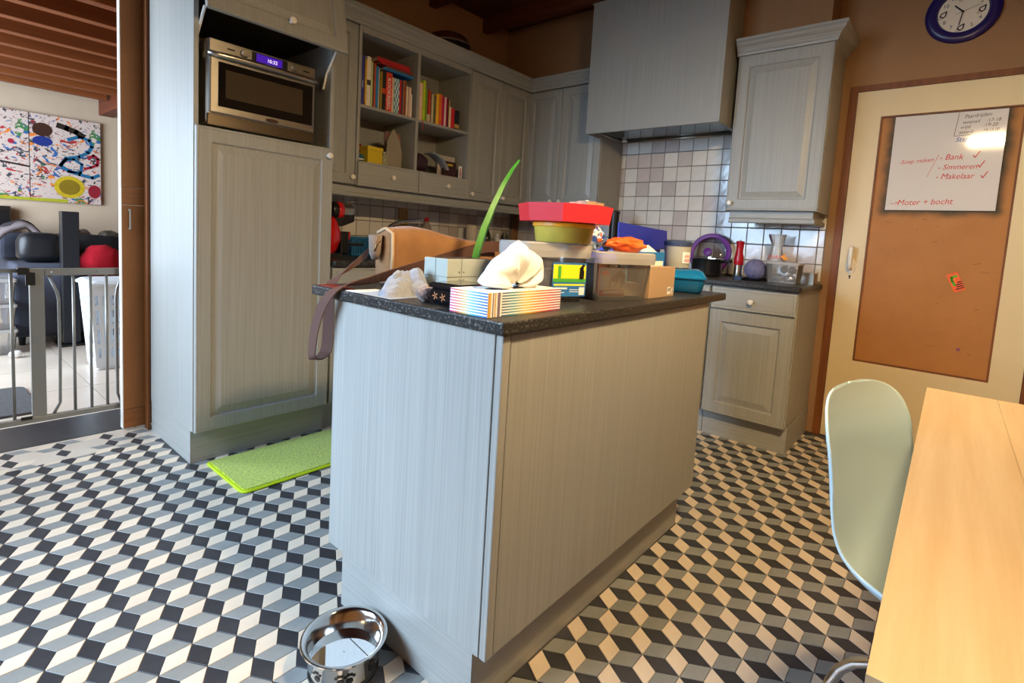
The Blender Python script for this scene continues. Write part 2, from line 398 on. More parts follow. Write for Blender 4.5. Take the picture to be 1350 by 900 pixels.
# ------------------------------------------------------------------ cream door in the right wall
d1 = struct(bpy.data.objects.new('door_1', None)); COL.objects.link(d1); d1.location = (XW, .1, 0); WL[d1] = Vector((XW, .1, 0))
DY0, DY1 = -.325, .52
dm = MB()
RR = lambda y0, y1, z0, z1, x: [(x, y0, z0), (x, y0, z1), (x, y1, z1), (x, y1, z0)]
fr = [RR(DY0, DY1, .006, 2.05, XW+.035), RR(DY0, DY1, .006, 2.05, XW-.008), RR(DY0+.002, DY1-.002, .008, 2.048, XW-.010), RR(-.200, .397, .491, 1.902, XW-.010), RR(-.200, .397, .491, 1.902, XW+.002)]
dm.loft(fr, cap1=False).build('door_leaf', door_cream, d1, fix=True)
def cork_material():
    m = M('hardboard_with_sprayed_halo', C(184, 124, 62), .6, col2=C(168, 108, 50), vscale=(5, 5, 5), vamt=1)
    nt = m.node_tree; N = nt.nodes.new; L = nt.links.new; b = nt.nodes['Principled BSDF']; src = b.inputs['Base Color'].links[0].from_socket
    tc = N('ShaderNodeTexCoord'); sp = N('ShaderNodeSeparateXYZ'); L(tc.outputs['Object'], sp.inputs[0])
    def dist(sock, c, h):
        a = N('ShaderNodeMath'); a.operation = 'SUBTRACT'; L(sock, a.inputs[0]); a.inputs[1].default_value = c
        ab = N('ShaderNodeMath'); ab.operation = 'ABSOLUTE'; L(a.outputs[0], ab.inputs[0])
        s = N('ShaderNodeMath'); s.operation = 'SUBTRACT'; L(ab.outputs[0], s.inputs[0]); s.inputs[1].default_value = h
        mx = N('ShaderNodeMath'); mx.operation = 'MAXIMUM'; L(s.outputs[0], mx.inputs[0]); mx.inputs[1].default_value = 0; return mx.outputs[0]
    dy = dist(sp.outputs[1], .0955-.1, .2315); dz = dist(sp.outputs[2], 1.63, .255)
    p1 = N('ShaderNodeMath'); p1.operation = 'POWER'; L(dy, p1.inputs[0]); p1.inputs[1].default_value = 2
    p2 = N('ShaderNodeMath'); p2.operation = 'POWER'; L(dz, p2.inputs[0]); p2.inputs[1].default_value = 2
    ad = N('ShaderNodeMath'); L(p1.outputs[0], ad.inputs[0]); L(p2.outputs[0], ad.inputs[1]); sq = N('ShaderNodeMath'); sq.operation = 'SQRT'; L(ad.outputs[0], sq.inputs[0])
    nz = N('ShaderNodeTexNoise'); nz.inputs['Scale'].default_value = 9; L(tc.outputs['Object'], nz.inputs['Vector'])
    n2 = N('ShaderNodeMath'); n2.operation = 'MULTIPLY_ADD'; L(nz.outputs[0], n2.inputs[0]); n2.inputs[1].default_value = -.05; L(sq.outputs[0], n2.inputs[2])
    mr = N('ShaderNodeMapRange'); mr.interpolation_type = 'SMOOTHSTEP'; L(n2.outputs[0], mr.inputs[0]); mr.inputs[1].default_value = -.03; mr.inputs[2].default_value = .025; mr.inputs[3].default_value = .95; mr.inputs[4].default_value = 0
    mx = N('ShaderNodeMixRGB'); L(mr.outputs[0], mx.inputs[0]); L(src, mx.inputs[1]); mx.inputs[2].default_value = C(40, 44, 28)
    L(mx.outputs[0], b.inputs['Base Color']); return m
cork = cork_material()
MB().add([(XW+.001, -.2, .491), (XW+.001, .397, .491), (XW+.001, .397, 1.902), (XW+.001, -.2, 1.902), (XW+.02, -.2, .491), (XW+.02, .397, .491), (XW+.02, .397, 1.902), (XW+.02, -.2, 1.902)],
         [(0, 3, 2, 1), (4, 5, 6, 7), (0, 1, 5, 4), (1, 2, 6, 5), (2, 3, 7, 6), (3, 0, 4, 7)]).build('hardboard_panel', cork, d1)
MB().box(XW-.011, XW+.001, .388, .397, .491, 1.902).box(XW-.011, XW+.001, -.2, -.191, .491, 1.902).box(XW-.011, XW+.001, -.191, .388, .491, .5).box(XW-.011, XW+.001, -.191, .388, 1.893, 1.902).build('panel_bead', brown_wood, d1)
# scuffs and pin holes on the panel
sm = M('scuff', C(84, 46, 16), .8); sc = MB()
for i in range(46):
    y, z = random.uniform(-.16, .36), random.uniform(.56, 1.34); l = random.choice((.002, .003, .003, .012, .03)); a = random.uniform(-.4, .4)
    sc.merge(stroke_mb([(XW+.001, y, z), (XW+.001, y+l*math.cos(a), z+l*math.sin(a))], random.uniform(.0012, .0022), (-1, 0, 0)))
sc.build('scuff_marks', sm, d1)
hd = MB()
def oval(h, wy, wz, c): return [(XW-.010-h, c[0]+wy*math.cos(2*PI*i/20), c[1]+wz*math.sin(2*PI*i/20)) for i in range(20)]
esc = hd.loft([oval(0, .026, .045, (.458, 1.045)), oval(.005, .026, .045, (.458, 1.045)), oval(.008, .02, .038, (.458, 1.045))]).build('escutcheon', white_c, d1, smooth=True, auto=.7, fix=True)
MB().tube([(XW-.018, .46, 1.03), (XW-.05, .46, 1.032), (XW-.062, .46, 1.05), (XW-.062, .46, 1.10), (XW-.06, .46, 1.15), (XW-.05, .46, 1.158)], [.010, .010, .012, .013, .012, .007], 10).build('door_handle', white_c, d1, smooth=True)
MB().merge(stroke_mb([(XW-.0105, .459, .988), (XW-.0105, .459, .972)], .006, (-1, 0, 0))).merge(stroke_mb([(XW-.0105, .459, .984), (XW-.0105, .459, .988)], .01, (-1, 0, 0))).build('keyhole', black_p, d1)
# rough brown frame around the door
t1 = struct(MB().box(XW-.012, XW+.05, .522, .562, 0, 2.085).box(XW-.012, XW+.05, -.367, -.327, 0, 2.085).box(XW-.012, XW+.05, -.327, .522, 2.052, 2.085).build('trim_1', brown_wood))

# whiteboard fixed on the panel
wbd = thing('whiteboard', 'white dry-erase board with red handwriting fixed on the brown door panel', 'whiteboard', (XW-.006, .0955, 1.375))
wbm = M('whiteboard_gloss', C(224, 218, 214), .07, coat=.4)
MB().box(XW-.016, XW-.0005, -.136, .327, 1.375, 1.889).build('board', wbm, wbd, bevel=.001)
XS = XW-.0165; RG, UP = (0, -1, 0), (0, 0, 1)
red_ink = M('red_ink', C(206, 44, 40), .6); black_ink = M('black_ink', C(72, 60, 48), .6); blue_ink = M('blue_ink', C(40, 96, 178), .6)
def wt(body, y, z, size, tilt=0, fs=.9):
    r = Vector((0, -math.cos(tilt), math.sin(tilt))); u = Vector((0, math.sin(tilt), math.cos(tilt)))
    return text_mb(body, size, (XS, y, z), r, u, shear=.25, font_scale=fs)
def sk_(pts, w=.003): return stroke_mb([(XS, y, z) for y, z in pts], w, (-1, 0, 0))
def ink_part(mb, m): o = mb.build('handwriting', m, wbd); return o
for args in (('-Soep maken', .288, 1.628, .032, .06), ('- Bank', .115, 1.643, .042), ('- Simmeren', .117, 1.592, .038), ('- Makelaar', .122, 1.542, .041), ('Moter + bocht', .275, 1.402, .044, .03), ('~>', .308, 1.402, .035)): ink_part(wt(*args), red_ink)
ink_part(sk_([(.118, 1.672), (.158, 1.555)], .0018), red_ink)
for y, z in ((-.022, 1.655), (-.045, 1.605), (-.062, 1.55)): sk_([(y, z+.006), (y-.008, z-.006), (y-.024, z+.026)], .004).build('tick_mark', red_ink, wbd)
for args in (('Paardrijden:', .032, 1.853, .028, .05, .8), ('woensd', .038, 1.825, .024, .04), (':17-18', -.055, 1.828, .024, .03), ('vrijd', .044, 1.800, .024, .05), (':19-20', -.045, 1.805, .024), ('zaterd', .048, 1.775, .024, .02), ('14-15.00', -.045, 1.782, .02)): ink_part(wt(*args), black_ink)
sk_([(.055, 1.884), (.066, 1.765), (.0, 1.768)], .0022).build('drawn_box', black_ink, wbd)
ink_part(wt('Stap', .058, 1.735, .034), blue_ink)

# orange sticker and a round sticker
st = thing('sticker', 'small orange card with a green shape stuck askew on the brown door panel', 'sticker', (XW, -.02, .998))
def sxy(u, v):                                   # sticker-local to world, tilted
    a = .45; r = Vector((0, -math.cos(a), math.sin(a))); w = Vector((0, math.sin(a), math.cos(a))); return Vector((XW, -.02, .998))+r*u+w*v
orange = M('orange_card', C(238, 96, 22), .5); green_ink = M('green_ink', C(92, 178, 30), .5)
cs = [sxy(-.0245, -.05), sxy(.0245, -.05), sxy(.0245, .05), sxy(-.0245, .05)]
MB().loft([[p+Vector((-.0002, 0, 0)) for p in cs], [p+Vector((-.0015, 0, 0)) for p in cs]]).build('card', orange, st, fix=True)
gm = stroke_mb([sxy(-.010, -.015)-Vector((.0016, 0, 0)), sxy(-.012, .01)-Vector((.0016, 0, 0)), sxy(-.008, .028)-Vector((.0016, 0, 0)), sxy(.014, .03)-Vector((.0016, 0, 0))], .012, (-1, 0, 0))
gm.build('green_shape', green_ink, st)
tm = MB()
for k, l in enumerate((.016, .028, .026, .034)): tm.merge(stroke_mb([sxy(.022-l, -.004-.011*k)-Vector((.0017, 0, 0)), sxy(.022, -.004-.011*k)-Vector((.0017, 0, 0))], .0055, (-1, 0, 0)))
tm.build('printed_lines', black_p, st)
rs = thing('sticker', 'tiny round red and blue sticker low on the brown door panel', 'sticker', (XW+.001, -.066, .64))
MB().lathe([(.008, 0), (.008, -.0012)], (XW+.001, -.066, .64), 'x', 18).build('disc', M('sticker_blue', C(60, 70, 130), .4), rs, fix=True)
MB().lathe([(.0045, -.0012), (.0045, -.0016)], (XW+.001, -.066, .64), 'x', 14).build('centre', M('sticker_red', C(196, 60, 70), .4), rs, fix=True)

# ------------------------------------------------------------------ wall clock with rockets
ck = thing('wall_clock', 'round wall clock with wide purple-blue rim and rocket drawings', 'clock', (XW, .095, 2.405))
cc = (XW, .095, 2.405)
purple = M('clock_rim_purple', C(34, 22, 84), .3); face_m = M('clock_face', C(226, 216, 198), .35)
MB().lathe([(.156, 0), (.156, -.018), (.150, -.026), (.130, -.03), (.108, -.026), (.102, -.014)], cc, 'x', 48, cap=False).build('rim', purple, ck, smooth=True, auto=.8, fix=True)
MB().lathe([(.150, -.001), (.104, -.0135)], cc, 'x', 48).build('dial', face_m, ck, fix=True)
XC = XW-.0138
for n in (1, 2, 4, 5, 7, 8, 10, 11):
    a = PI/2-n*PI/6; y, z = .095-.083*math.cos(a), 2.405+.083*math.sin(a)
    text_mb(str(n), .026, (XC, y, z-.009), RG, UP, align='CENTER').build('numeral', black_p, ck)
for a in (0, -PI/2, PI, PI/2):                      # little rockets at 3, 6, 9 and 12
    cy, cz = .095-.078*math.cos(a), 2.405+.078*math.sin(a); d = Vector((0, -.6, .8)); s_ = Vector((0, -.8, -.6)); c0 = Vector((XC, cy, cz)); num = MB()
    num.merge(stroke_mb([c0-d*.014+s_*.008, c0-d*.002+s_*.011, c0+d*.018, c0-d*.002-s_*.011, c0-d*.014-s_*.008, c0-d*.014+s_*.008], .0055, (-1, 0, 0)))
    for q in (-.006, 0, .006): num.merge(stroke_mb([c0-d*.012+s_*q, c0-d*.03+s_*q], .0016, (-1, 0, 0)))
    num.build('rocket_print', black_p, ck)
def hand(name, ang, l0, l1, w):
    a = PI/2-ang*2*PI/60; d = Vector((0, -math.cos(a), math.sin(a))); c0 = Vector((XC-.003, cc[1], cc[2]))
    stroke_mb([c0-d*l0, c0+d*l1], w, (-1, 0, 0)).build(name, black_p, ck)
hand('hour_hand', 52.5, .004, .048, .007); hand('minute_hand', 31.5, .004, .066, .005); hand('second_hand', 12, .03, .075, .0016)

# ------------------------------------------------------------------ sliding door, threshold and the living room
d2 = struct(bpy.data.objects.new('door_2', None)); COL.objects.link(d2); d2.location = (.9, 3.16, 0); WL[d2] = Vector((.9, 3.16, 0))
MB().box(.725, 1.50, 3.14, 3.18, .11, 1.147).box(.725, 1.50, 3.14, 3.18, 1.235, 2.40).build('slab', slab_m, d2, bevel=.002)
MB().box(.725, 1.50, 3.14, 3.18, .012, .108).build('bottom_rail', slab_wood, d2, bevel=.002)
MB().box(.725, 1.50, 3.139, 3.18, 1.149, 1.233).build('lock_rail', slab_wood, d2, bevel=.002)
MB().box(.721, .7245, 3.14, 3.18, .012, 2.40).build('edge_strip', white_p, d2)  # white paints in the living-room daylight falling on the slab's edge
hh = MB().box(.750, .760, 3.1355, 3.1385, 1.026, 1.036).box(.750, .760, 3.1355, 3.1385, 1.118, 1.128).box(.752, .758, 3.122, 3.126, 1.034, 1.120)
hh.box(.752, .758, 3.122, 3.138, 1.030, 1.035).box(.752, .758, 3.122, 3.138, 1.119, 1.124).build('pull_handle', M('handle_grey', C(170, 166, 156), .4), d2, bevel=.001)
jt = struct(MB().box(.813, .8235, 3.075, 3.125, 0, 2.42).build('trim_2', brown_wood, None))
thr = MB().box(-.15, .845, 3.175, 3.52, -.02, .002)
struct(thr.build('trim_3', M('dark_threshold_stone', C(34, 34, 36), .3, col2=C(54, 54, 56), vscale=(20, 3, 20), vamt=1)))
lf = struct(MB().box(XL, XW, 3.52, YFAR, -.05, -.004).build('floor_living_room', M('pale_grout', C(150, 142, 132), .9)))
lf.name = 'floor_living_room'
lt_m = M('pale_living_tile', C(206, 194, 180), .3, col2=C(190, 176, 160), vscale=(3, 3, 3), vamt=1, island=.03)
ltile = MB().box(-.2975, .2975, -.2975, .2975, -.004, 0).mesh('tile', lt_m)
for i in range(-3, 5):
    for j in range(-1, 6):
        o = bpy.data.objects.new('tile', ltile); COL.objects.link(o); o.parent = lf
        a = .12; px, py = .78+(i+.5)*.6, 3.82+j*.6; o.location = (px, py, 0)
struct(MB().box(XL, XW, YFAR, YFAR+.15, 0, 2.8).build('wall_far', lroom_wall))
struct(MB().box(XL-.15, XL, 3.25, 3.6, 0, 2.8).box(XL-.15, XL, 5.9, YFAR+.15, 0, 2.8).box(XL-.15, XL, 3.6, 5.9, 2.25, 2.8).box(XL-.15, XL, 3.6, 5.9, 0, .45).build('wall_far_left', lroom_wall))
struct(MB().box(XW, XW+.15, 3.25, YFAR+.15, 0, 2.8).build('wall_far_right', lroom_wall))
c2 = struct(MB().box(XL, XW, 3.25, YFAR, 2.36, 2.46).build('ceiling_living_room', ceil_m))
jm = MB().box(-2.2, .92, -.04, .04, 2.15, 2.36)
for k in range(-0, 10):
    y = 3.44+k*.345
    if y > YFAR-.08: break
    MB().box(XL, 1.32, y-.035, y+.035, 2.15, 2.36).build('joist', joist_m, c2, bevel=.004)
MB().box(1.34, 1.46, 3.27, YFAR-.01, 2.06, 2.355).build('cross_beam', joist_y, c2, bevel=.004)
# ------------------------------------------------------------------ tall oven cabinet
tc_ = thing('tall_cabinet', 'tall grey painted cabinet with a lifted flap door over the microwave niche', 'cabinet', (1.15, 2.78, 0))
MB().box(.825, .845, 2.492, YW-.002, .155, 2.60).build('side_panel', cab_v, tc_, bevel=.0015)
MB().box(1.452, 1.472, 2.492, YW-.002, .155, 2.60).build('side_panel', cab_v, tc_, bevel=.0015)
MB().box(.845, 1.452, 3.04, YW-.002, .155, 2.60).build('back_panel', M('niche_pale', C(150, 142, 130), .6), tc_)
MB().box(.845, 1.452, 2.50, 3.04, 1.478, 1.498).build('shelf', cab_x, tc_)
MB().box(.845, 1.452, 2.495, 3.04, 2.02, 2.60).build('upper_carcass', black_p, tc_)
MB().box(.845, 1.452, 2.50, 3.04, .155, .175).build('bottom_board', cab_x, tc_)
MB().box(.827, .847, 2.525, YW-.002, 0, .153).build('plinth_end', cab_y, tc_)
MB().box(.847, 1.470, 2.525, 2.543, 0, .153).build('plinth', cab_x, tc_)
panel_door(tc_, 'door', .829, 1.462, .155, 1.492, 2.470, 'y', knob=(1.432, 1.455), fw=.06)
# lifted flap, built upright then swung out on its top hinge
fl_ = panel_door(tc_, 'flap_door', .829, 1.462, 1.93, 2.56, 2.470, 'y', knob=(1.175, 1.985), fw=.06)
hz = 2.56; ang = math.radians(10.5)
fl_.location = (0, 0, 0)
piv = Vector((0, 2.49, hz))-WL[tc_]
fl_.matrix_local = Matrix.Translation(piv) @ Matrix.Rotation(-ang, 4, 'X') @ Matrix.Translation(-piv)
for xx in (.850, 1.447):
    st_ = MB().tube([(xx, 2.56, 1.80), (xx, 2.53, 1.87), (xx, 2.44, 1.97)], .006, 6).build('flap_stay', white_p, tc_)
for k in range(9): MB().lathe([(.003, 0), (.003, -.0006)], (1.4518, 2.56, 1.54+.03*k), 'x', 8).build('pin_hole', black_p, tc_, fix=True)

# microwave
mwv = thing('microwave', 'silver built-in microwave with dark window and purple clock display', 'microwave', (1.12, 2.7, 1.499))
X0_, X1_, ZB, ZT = .872, 1.372, 1.503, 1.872
YM = 2.495
def mring(y, ins, zt=ZT, zb=ZB):
    r = .02; pts = []
    for cx, cz, a0 in ((X1_-ins-r, zb+ins+r, -PI/2), (X1_-ins-r, zt-ins-r, 0), (X0_+ins+r, zt-ins-r, PI/2), (X0_+ins+r, zb+ins+r, PI)):
        for k in range(4): a = a0+k*PI/6; pts.append((cx+r*math.cos(a), y, cz+r*math.sin(a)))
    return pts
MB().loft([mring(2.96, .01), mring(YM+.03, 0), mring(YM+.008, .003), mring(YM, .012)]).build('body', steel, mwv, smooth=True, auto=.5, fix=True)
MB().box(X0_+.006, X1_-.006, YM-.004, YM+.02, ZB+.002, ZB+.052).build('base_strip', M('dark_steel', C(120, 108, 92), .3, metal=1), mwv, bevel=.004)
md_ = MB().box(X0_+.012, X1_-.012, YM-.012, YM+.01, ZB+.055, ZT-.070).build('oven_door', steel, mwv, bevel=.006)
MB().box(X0_+.045, X1_-.022, YM-.0145, YM-.005, ZB+.085, ZT-.095).build('window', dark_glass, md_, bevel=.004)
MB().box(X0_+.075, X1_-.075, YM-.0150, YM-.0147, ZB+.125, ZT-.125).build('window_mesh', M('oven_mesh', C(70, 58, 44), .15), md_)
hb = []
for i in range(13):
    t = i/12; hb.append((X0_+.004+(X1_-X0_-.008)*t, YM-.012-.022*math.sin(PI*t)**.5, ZT-.072))
MB().tube(hb, .013, 10).build('door_handle', steel, md_, smooth=True)
cp = MB().box(X0_+.012, X1_-.012, YM-.008, YM+.01, ZT-.058, ZT-.006).build('control_panel', steel, mwv, bevel=.003)
for x in (1.025, 1.255): MB().lathe([(.017, 0), (.017, -.016), (.014, -.019)], (x, YM-.008, ZT-.034), 'y', 20).build('dial', steel, cp, smooth=True, auto=.6, fix=True)
MB().box(1.058, 1.222, YM-.0095, YM-.007, ZT-.056, ZT-.012).build('display_bezel', black_p, cp)
MB().box(1.078, 1.196, YM-.0105, YM-.0095, ZT-.050, ZT-.016).build('display', M('violet_display', C(60, 20, 150), .3, emis=.55, ecol=C(70, 24, 190)), cp)
text_mb('10:32', .022, (1.125, YM-.0107, ZT-.042), (1, 0, 0), (0, 0, 1)).build('display_digits', M('digit_glow', C(240, 235, 255), .4, emis=1.2), cp)
for x in (.955, 1.300): MB().box(x, x+.03, YM-.0095, YM-.008, ZT-.036, ZT-.030).build('slot', black_p, cp)
MB().loft([[(1.150+.03*math.cos(a*PI/10), YM-.0125-h, ZB+.069+.0085*math.sin(a*PI/10)) for a in range(20)] for h in (0, .004)]).build('badge', chrome, md_, fix=True)

# ------------------------------------------------------------------ wall cupboards on the back wall
YU = 2.72; ZD0, ZD1, ZTOP = 1.352, 2.245, 2.262
def carcass(t, x0, x1, y0, y1, z0=ZD0-.002, z1=ZTOP, mat=cab_v): return MB().box(x0, x1, y0, y1, z0, z1).build('carcass', mat, t, bevel=.001)
u1 = thing('wall_cupboard', 'narrow grey wall cupboard beside the tall oven cabinet', 'cupboard', (1.61, 2.9, ZD0))
carcass(u1, 1.474, 1.742, YU+.001, YW-.01)
panel_door(u1, 'door', 1.478, 1.738, ZD0, ZD1, YU-.02, 'y', knob=(1.712, 1.392))
u2 = thing('bookcase_cupboard', 'grey open wall cupboard with two book shelves over two drawers', 'bookcase', (2.2, 2.9, ZD0))
fr_ = MB().box(1.744, 1.764, YU-.018, 3.04, ZD0, ZTOP).box(2.640, 2.652, YU-.018, 3.04, ZD0, ZTOP).box(1.764, 2.640, YU-.018, 3.04, 2.215, ZTOP).box(2.172, 2.194, YU-.016, 3.04, 1.492, 2.215)
fr_.box(1.764, 2.640, YU-.016, 3.04, 1.478, 1.492).box(1.764, 2.640, YU, 3.04, ZD0, 1.478).build('frame', cab_v, u2, bevel=.0015)
MB().box(1.744, 2.652, 3.04, YW-.009, ZD0, ZTOP).build('back_panel', cab_v, u2)
MB().box(1.764, 2.172, YU-.012, 3.04, 1.800, 1.818).build('shelf', cab_x, u2, bevel=.001)
MB().box(2.194, 2.640, YU-.012, 3.04, 1.800, 1.818).build('shelf', cab_x, u2, bevel=.001)
panel_door(u2, 'drawer', 1.750, 2.198, 1.347, 1.490, YU-.036, 'y', mat=cab_x, raised=False, knob=(1.985, 1.418))
panel_door(u2, 'drawer', 2.203, 2.648, 1.347, 1.490, YU-.036, 'y', mat=cab_x, raised=False, knob=(2.440, 1.418))
u3 = thing('wall_cupboard', 'grey two-door wall cupboard in the corner right of the book shelves', 'cupboard', (3.0, 2.9, ZD0))
carcass(u3, 2.654, XB-.02, YU+.001, YW-.01, z1=2.34)
panel_door(u3, 'door', 2.657, 2.988, ZD0, ZD1, YU-.02, 'y', knob=(2.687, 1.392))
panel_door(u3, 'door', 2.992, 3.318, ZD0, ZD1, YU-.02, 'y', knob=(3.025, 1.392))
XU = 3.335
u4 = thing('wall_cupboard', 'grey two-door wall cupboard between the corner and the cooker hood', 'cupboard', (3.5, 2.36, ZD0))
carcass(u4, XU+.001, XW-.01, 2.026, 2.70, mat=cab_v)
panel_door(u4, 'door', 2.392, 2.716, ZD0, ZD1, XU-.02, 'x', knob=(2.435, 1.392))
panel_door(u4, 'door', 2.030, 2.388, ZD0, ZD1, XU-.02, 'x', knob=(2.352, 1.392))
CR = [(0, 2.250), (.012, 2.252), (.014, 2.262), (.020, 2.268), (.020, 2.276), (.030, 2.292), (.046, 2.304), (.050, 2.310), (.050, 2.318), (.060, 2.324), (.060, 2.338), (0, 2.338)]
top(sweep([(1.474, YU-.02), (XU-.02, YU-.02), (XU-.02, 2.075)], CR[::-1]), 'crown_moulding', cab_x, 'long grey crown moulding above the book shelves and corner cupboards', 'moulding', fix=True)
LR = [(-.03, 1.284), (.0, 1.284), (.004, 1.290), (.004, 1.302), (-.004, 1.310), (-.004, 1.342), (-.03, 1.342)]
top(sweep([(1.474, YU), (XU, YU), (XU, 2.03)], LR), 'light_rail', cab_x, 'long grey valance strip under the book shelf cupboards', 'moulding', fix=True)

# cupboard right of the hood
u5 = thing('wall_cupboard', 'grey single-door wall cupboard with its own crown beside the cream door', 'cupboard', (3.48, .85, 1.34))
MB().box(3.325, XW-.009, .602, 1.108, 1.338, 2.262).build('carcass', cab_v, u5, bevel=.001)
panel_door(u5, 'door', .604, 1.102, 1.340, 2.250, 3.303, 'x', knob=(1.075, 1.383), fw=.065)
sweep([(XB, 1.108), (3.303, 1.108), (3.303, .602), (XW-.009, .602)][1:], CR[::-1]).build('crown', cab_y, u5, fix=True)
sweep([(3.345, 1.085), (3.345, .632), (XW-.012, .632)], [(-.03, 1.268), (.012, 1.268), (.016, 1.274), (.016, 1.290), (.004, 1.300), (.004, 1.337), (-.03, 1.337)]).build('light_rail', cab_y, u5, fix=True)
for o_ in (u5,): pass

# ------------------------------------------------------------------ cooker hood
hd_ = thing('cooker_hood', 'large box-shaped grey painted cooker hood above the hob', 'cooker hood', (3.4, 1.59, 1.845))
MB().box(3.15, 3.17, 1.132, 2.056, 1.846, 2.715).build('front_panel', cab_v, hd_, bevel=.002)
MB().box(3.142, 3.17, 1.125, 2.063, 2.715, 2.735).build('top_trim', cab_y, hd_, bevel=.003)
MB().box(3.17, XB-.003, 1.132, 1.152, 1.846, 2.715).box(XB-.003, XW-.01, 1.132, 1.152, 1.846, 2.355).build('side_panel', cab_v, hd_, bevel=.001)
MB().box(3.17, 3.312, 2.036, 2.056, 1.846, 2.715).build('side_panel', cab_v, hd_, bevel=.001)
MB().box(3.17, XW-.01, 1.152, 2.022, 1.872, 1.890).build('underside', M('hood_steel', C(120, 126, 124), .12, metal=1), hd_)
MB().tube([(XW-.05, 1.155, 1.862), (XW-.05, 2.02, 1.862)], .007, 8).build('rail', steel, hd_, smooth=True)
MB().tube([(3.19, 2.0, 1.862), (XW-.03, 2.0, 1.862)], .005, 8).build('rail', steel, hd_, smooth=True)
MB().box(XW-.10, XW-.075, 1.955, 1.985, 1.855, 1.871).build('switch', white_p, hd_, bevel=.003)

# ------------------------------------------------------------------ base cupboards and worktops
def base_unit(label, face, a0, a1, front, back, drawers=True, dknob=True, doors=1, side_end=None):
    if face == 'y': t = thing('base_cupboard', label, 'cupboard', ((a0+a1)/2, (front+back)/2, 0)); MB().box(a0, a1, front+.021, back, .155, .893).build('carcass', cab_v, t, bevel=.001); MB().box(a0, a1, front+.06, front+.078, 0, .153).build('plinth', cab_x, t)
    else:
        t = thing('base_cupboard', label, 'cupboard', ((front+back)/2, (a0+a1)/2, 0)); MB().box(front+.021, back, a0, a1, .155, .893).build('carcass', cab_v, t, bevel=.001); MB().box(front+.055, front+.073, a0, a1, 0, .153).build('plinth', cab_y, t)
    hm = cab_x if face == 'y' else cab_y
    zt = .885
    if drawers:
        panel_door(t, 'drawer', a0+.004, a1-.004, .762, zt, front, face, mat=hm, raised=False, knob=((a0+a1)/2, .818)); zt = .755
    w = (a1-a0)/doors
    for k in range(doors): panel_door(t, 'door', a0+.004+w*k, a0+w*(k+1)-.004, .150, zt, front, face, fw=.065, knob=None if drawers else (a0+w*(k+1)-.04, .80))
    return t
base_unit('narrow grey base cupboard beside the tall oven cabinet', 'y', 1.474, 1.90, 2.475, YW-.01)
base_unit('grey base cupboard under the kitchen tap', 'y', 1.904, 2.50, 2.475, YW-.01, doors=2)
base_unit('grey base cupboard below the wine bottle near the corner', 'y', 2.504, 3.03, 2.475, YW-.01)
b4 = base_unit('grey base cupboard with drawer and raised-panel door beside the cream door', 'x', .602, 1.055, 3.055, XW-.01)
MB().box(3.1085, XW-.01, .5975, .6015, 0, .1535).build('plinth_end', cab_x, b4)
base_unit('grey base cupboard behind the island under the hob', 'x', 1.059, 1.66, 3.055, XW-.01, doors=2)
base_unit('grey corner base cupboard left of the hob', 'x', 1.664, 2.47, 3.055, XW-.01, doors=2)
WT = MB().prism([(1.474, 2.445), (3.035, 2.445), (3.035, .60), (3.05, .585), (3.60, .585), (XW-.003, .60), (XW-.003, 3.06), (1.474, 3.06)], .896, .925)
top(WT, 'worktop', stone, 'dark speckled L-shaped worktop along the two kitchen walls', 'worktop', bevel=.006)

# ------------------------------------------------------------------ kitchen island
isl = thing('kitchen_island', 'free-standing grey painted kitchen island with plain panels', 'island', (1.41, 1.02, 0))
MB().box(.812, .832, .720, 1.342, .160, .893).build('end_panel', cab_v, isl, bevel=.0015)
MB().box(.814, .834, .738, 1.268, 0, .1585).build('plinth_end', cab_y, isl)
MB().box(.812, .8375, .697, .717, .160, .893).build('front_stile', cab_v, isl, bevel=.003)
MB().box(.8405, 2.015, .699, .717, .160, .893).build('front_panel', cab_v, isl, bevel=.003)
MB().box(.8325, 2.014, .718, 1.325, .160, .893).build('carcass', cab_v, isl)
MB().box(.834, 1.98, .741, .757, 0, .1585).build('plinth', cab_x, isl)
MB().box(.834, 1.98, 1.25, 1.266, 0, .1585).build('plinth', cab_x, isl)
for k in range(3): panel_door(isl, 'door', -2.010+.39*k, -2.010+.39*(k+1)-.006, .160, .885, -1.347, 'y')
for o in [c for c in isl.children if c.name.startswith('door')]:
    o.matrix_local = Matrix.Translation(-WL[isl]) @ Matrix.Rotation(PI, 4, 'Z') @ Matrix.Translation(WL[isl])
itop = top(MB().box(.797, 2.165, .685, 1.450, .896, .925), 'island_worktop', stone, 'dark speckled worktop slab lying on the kitchen island', 'worktop', bevel=.005)

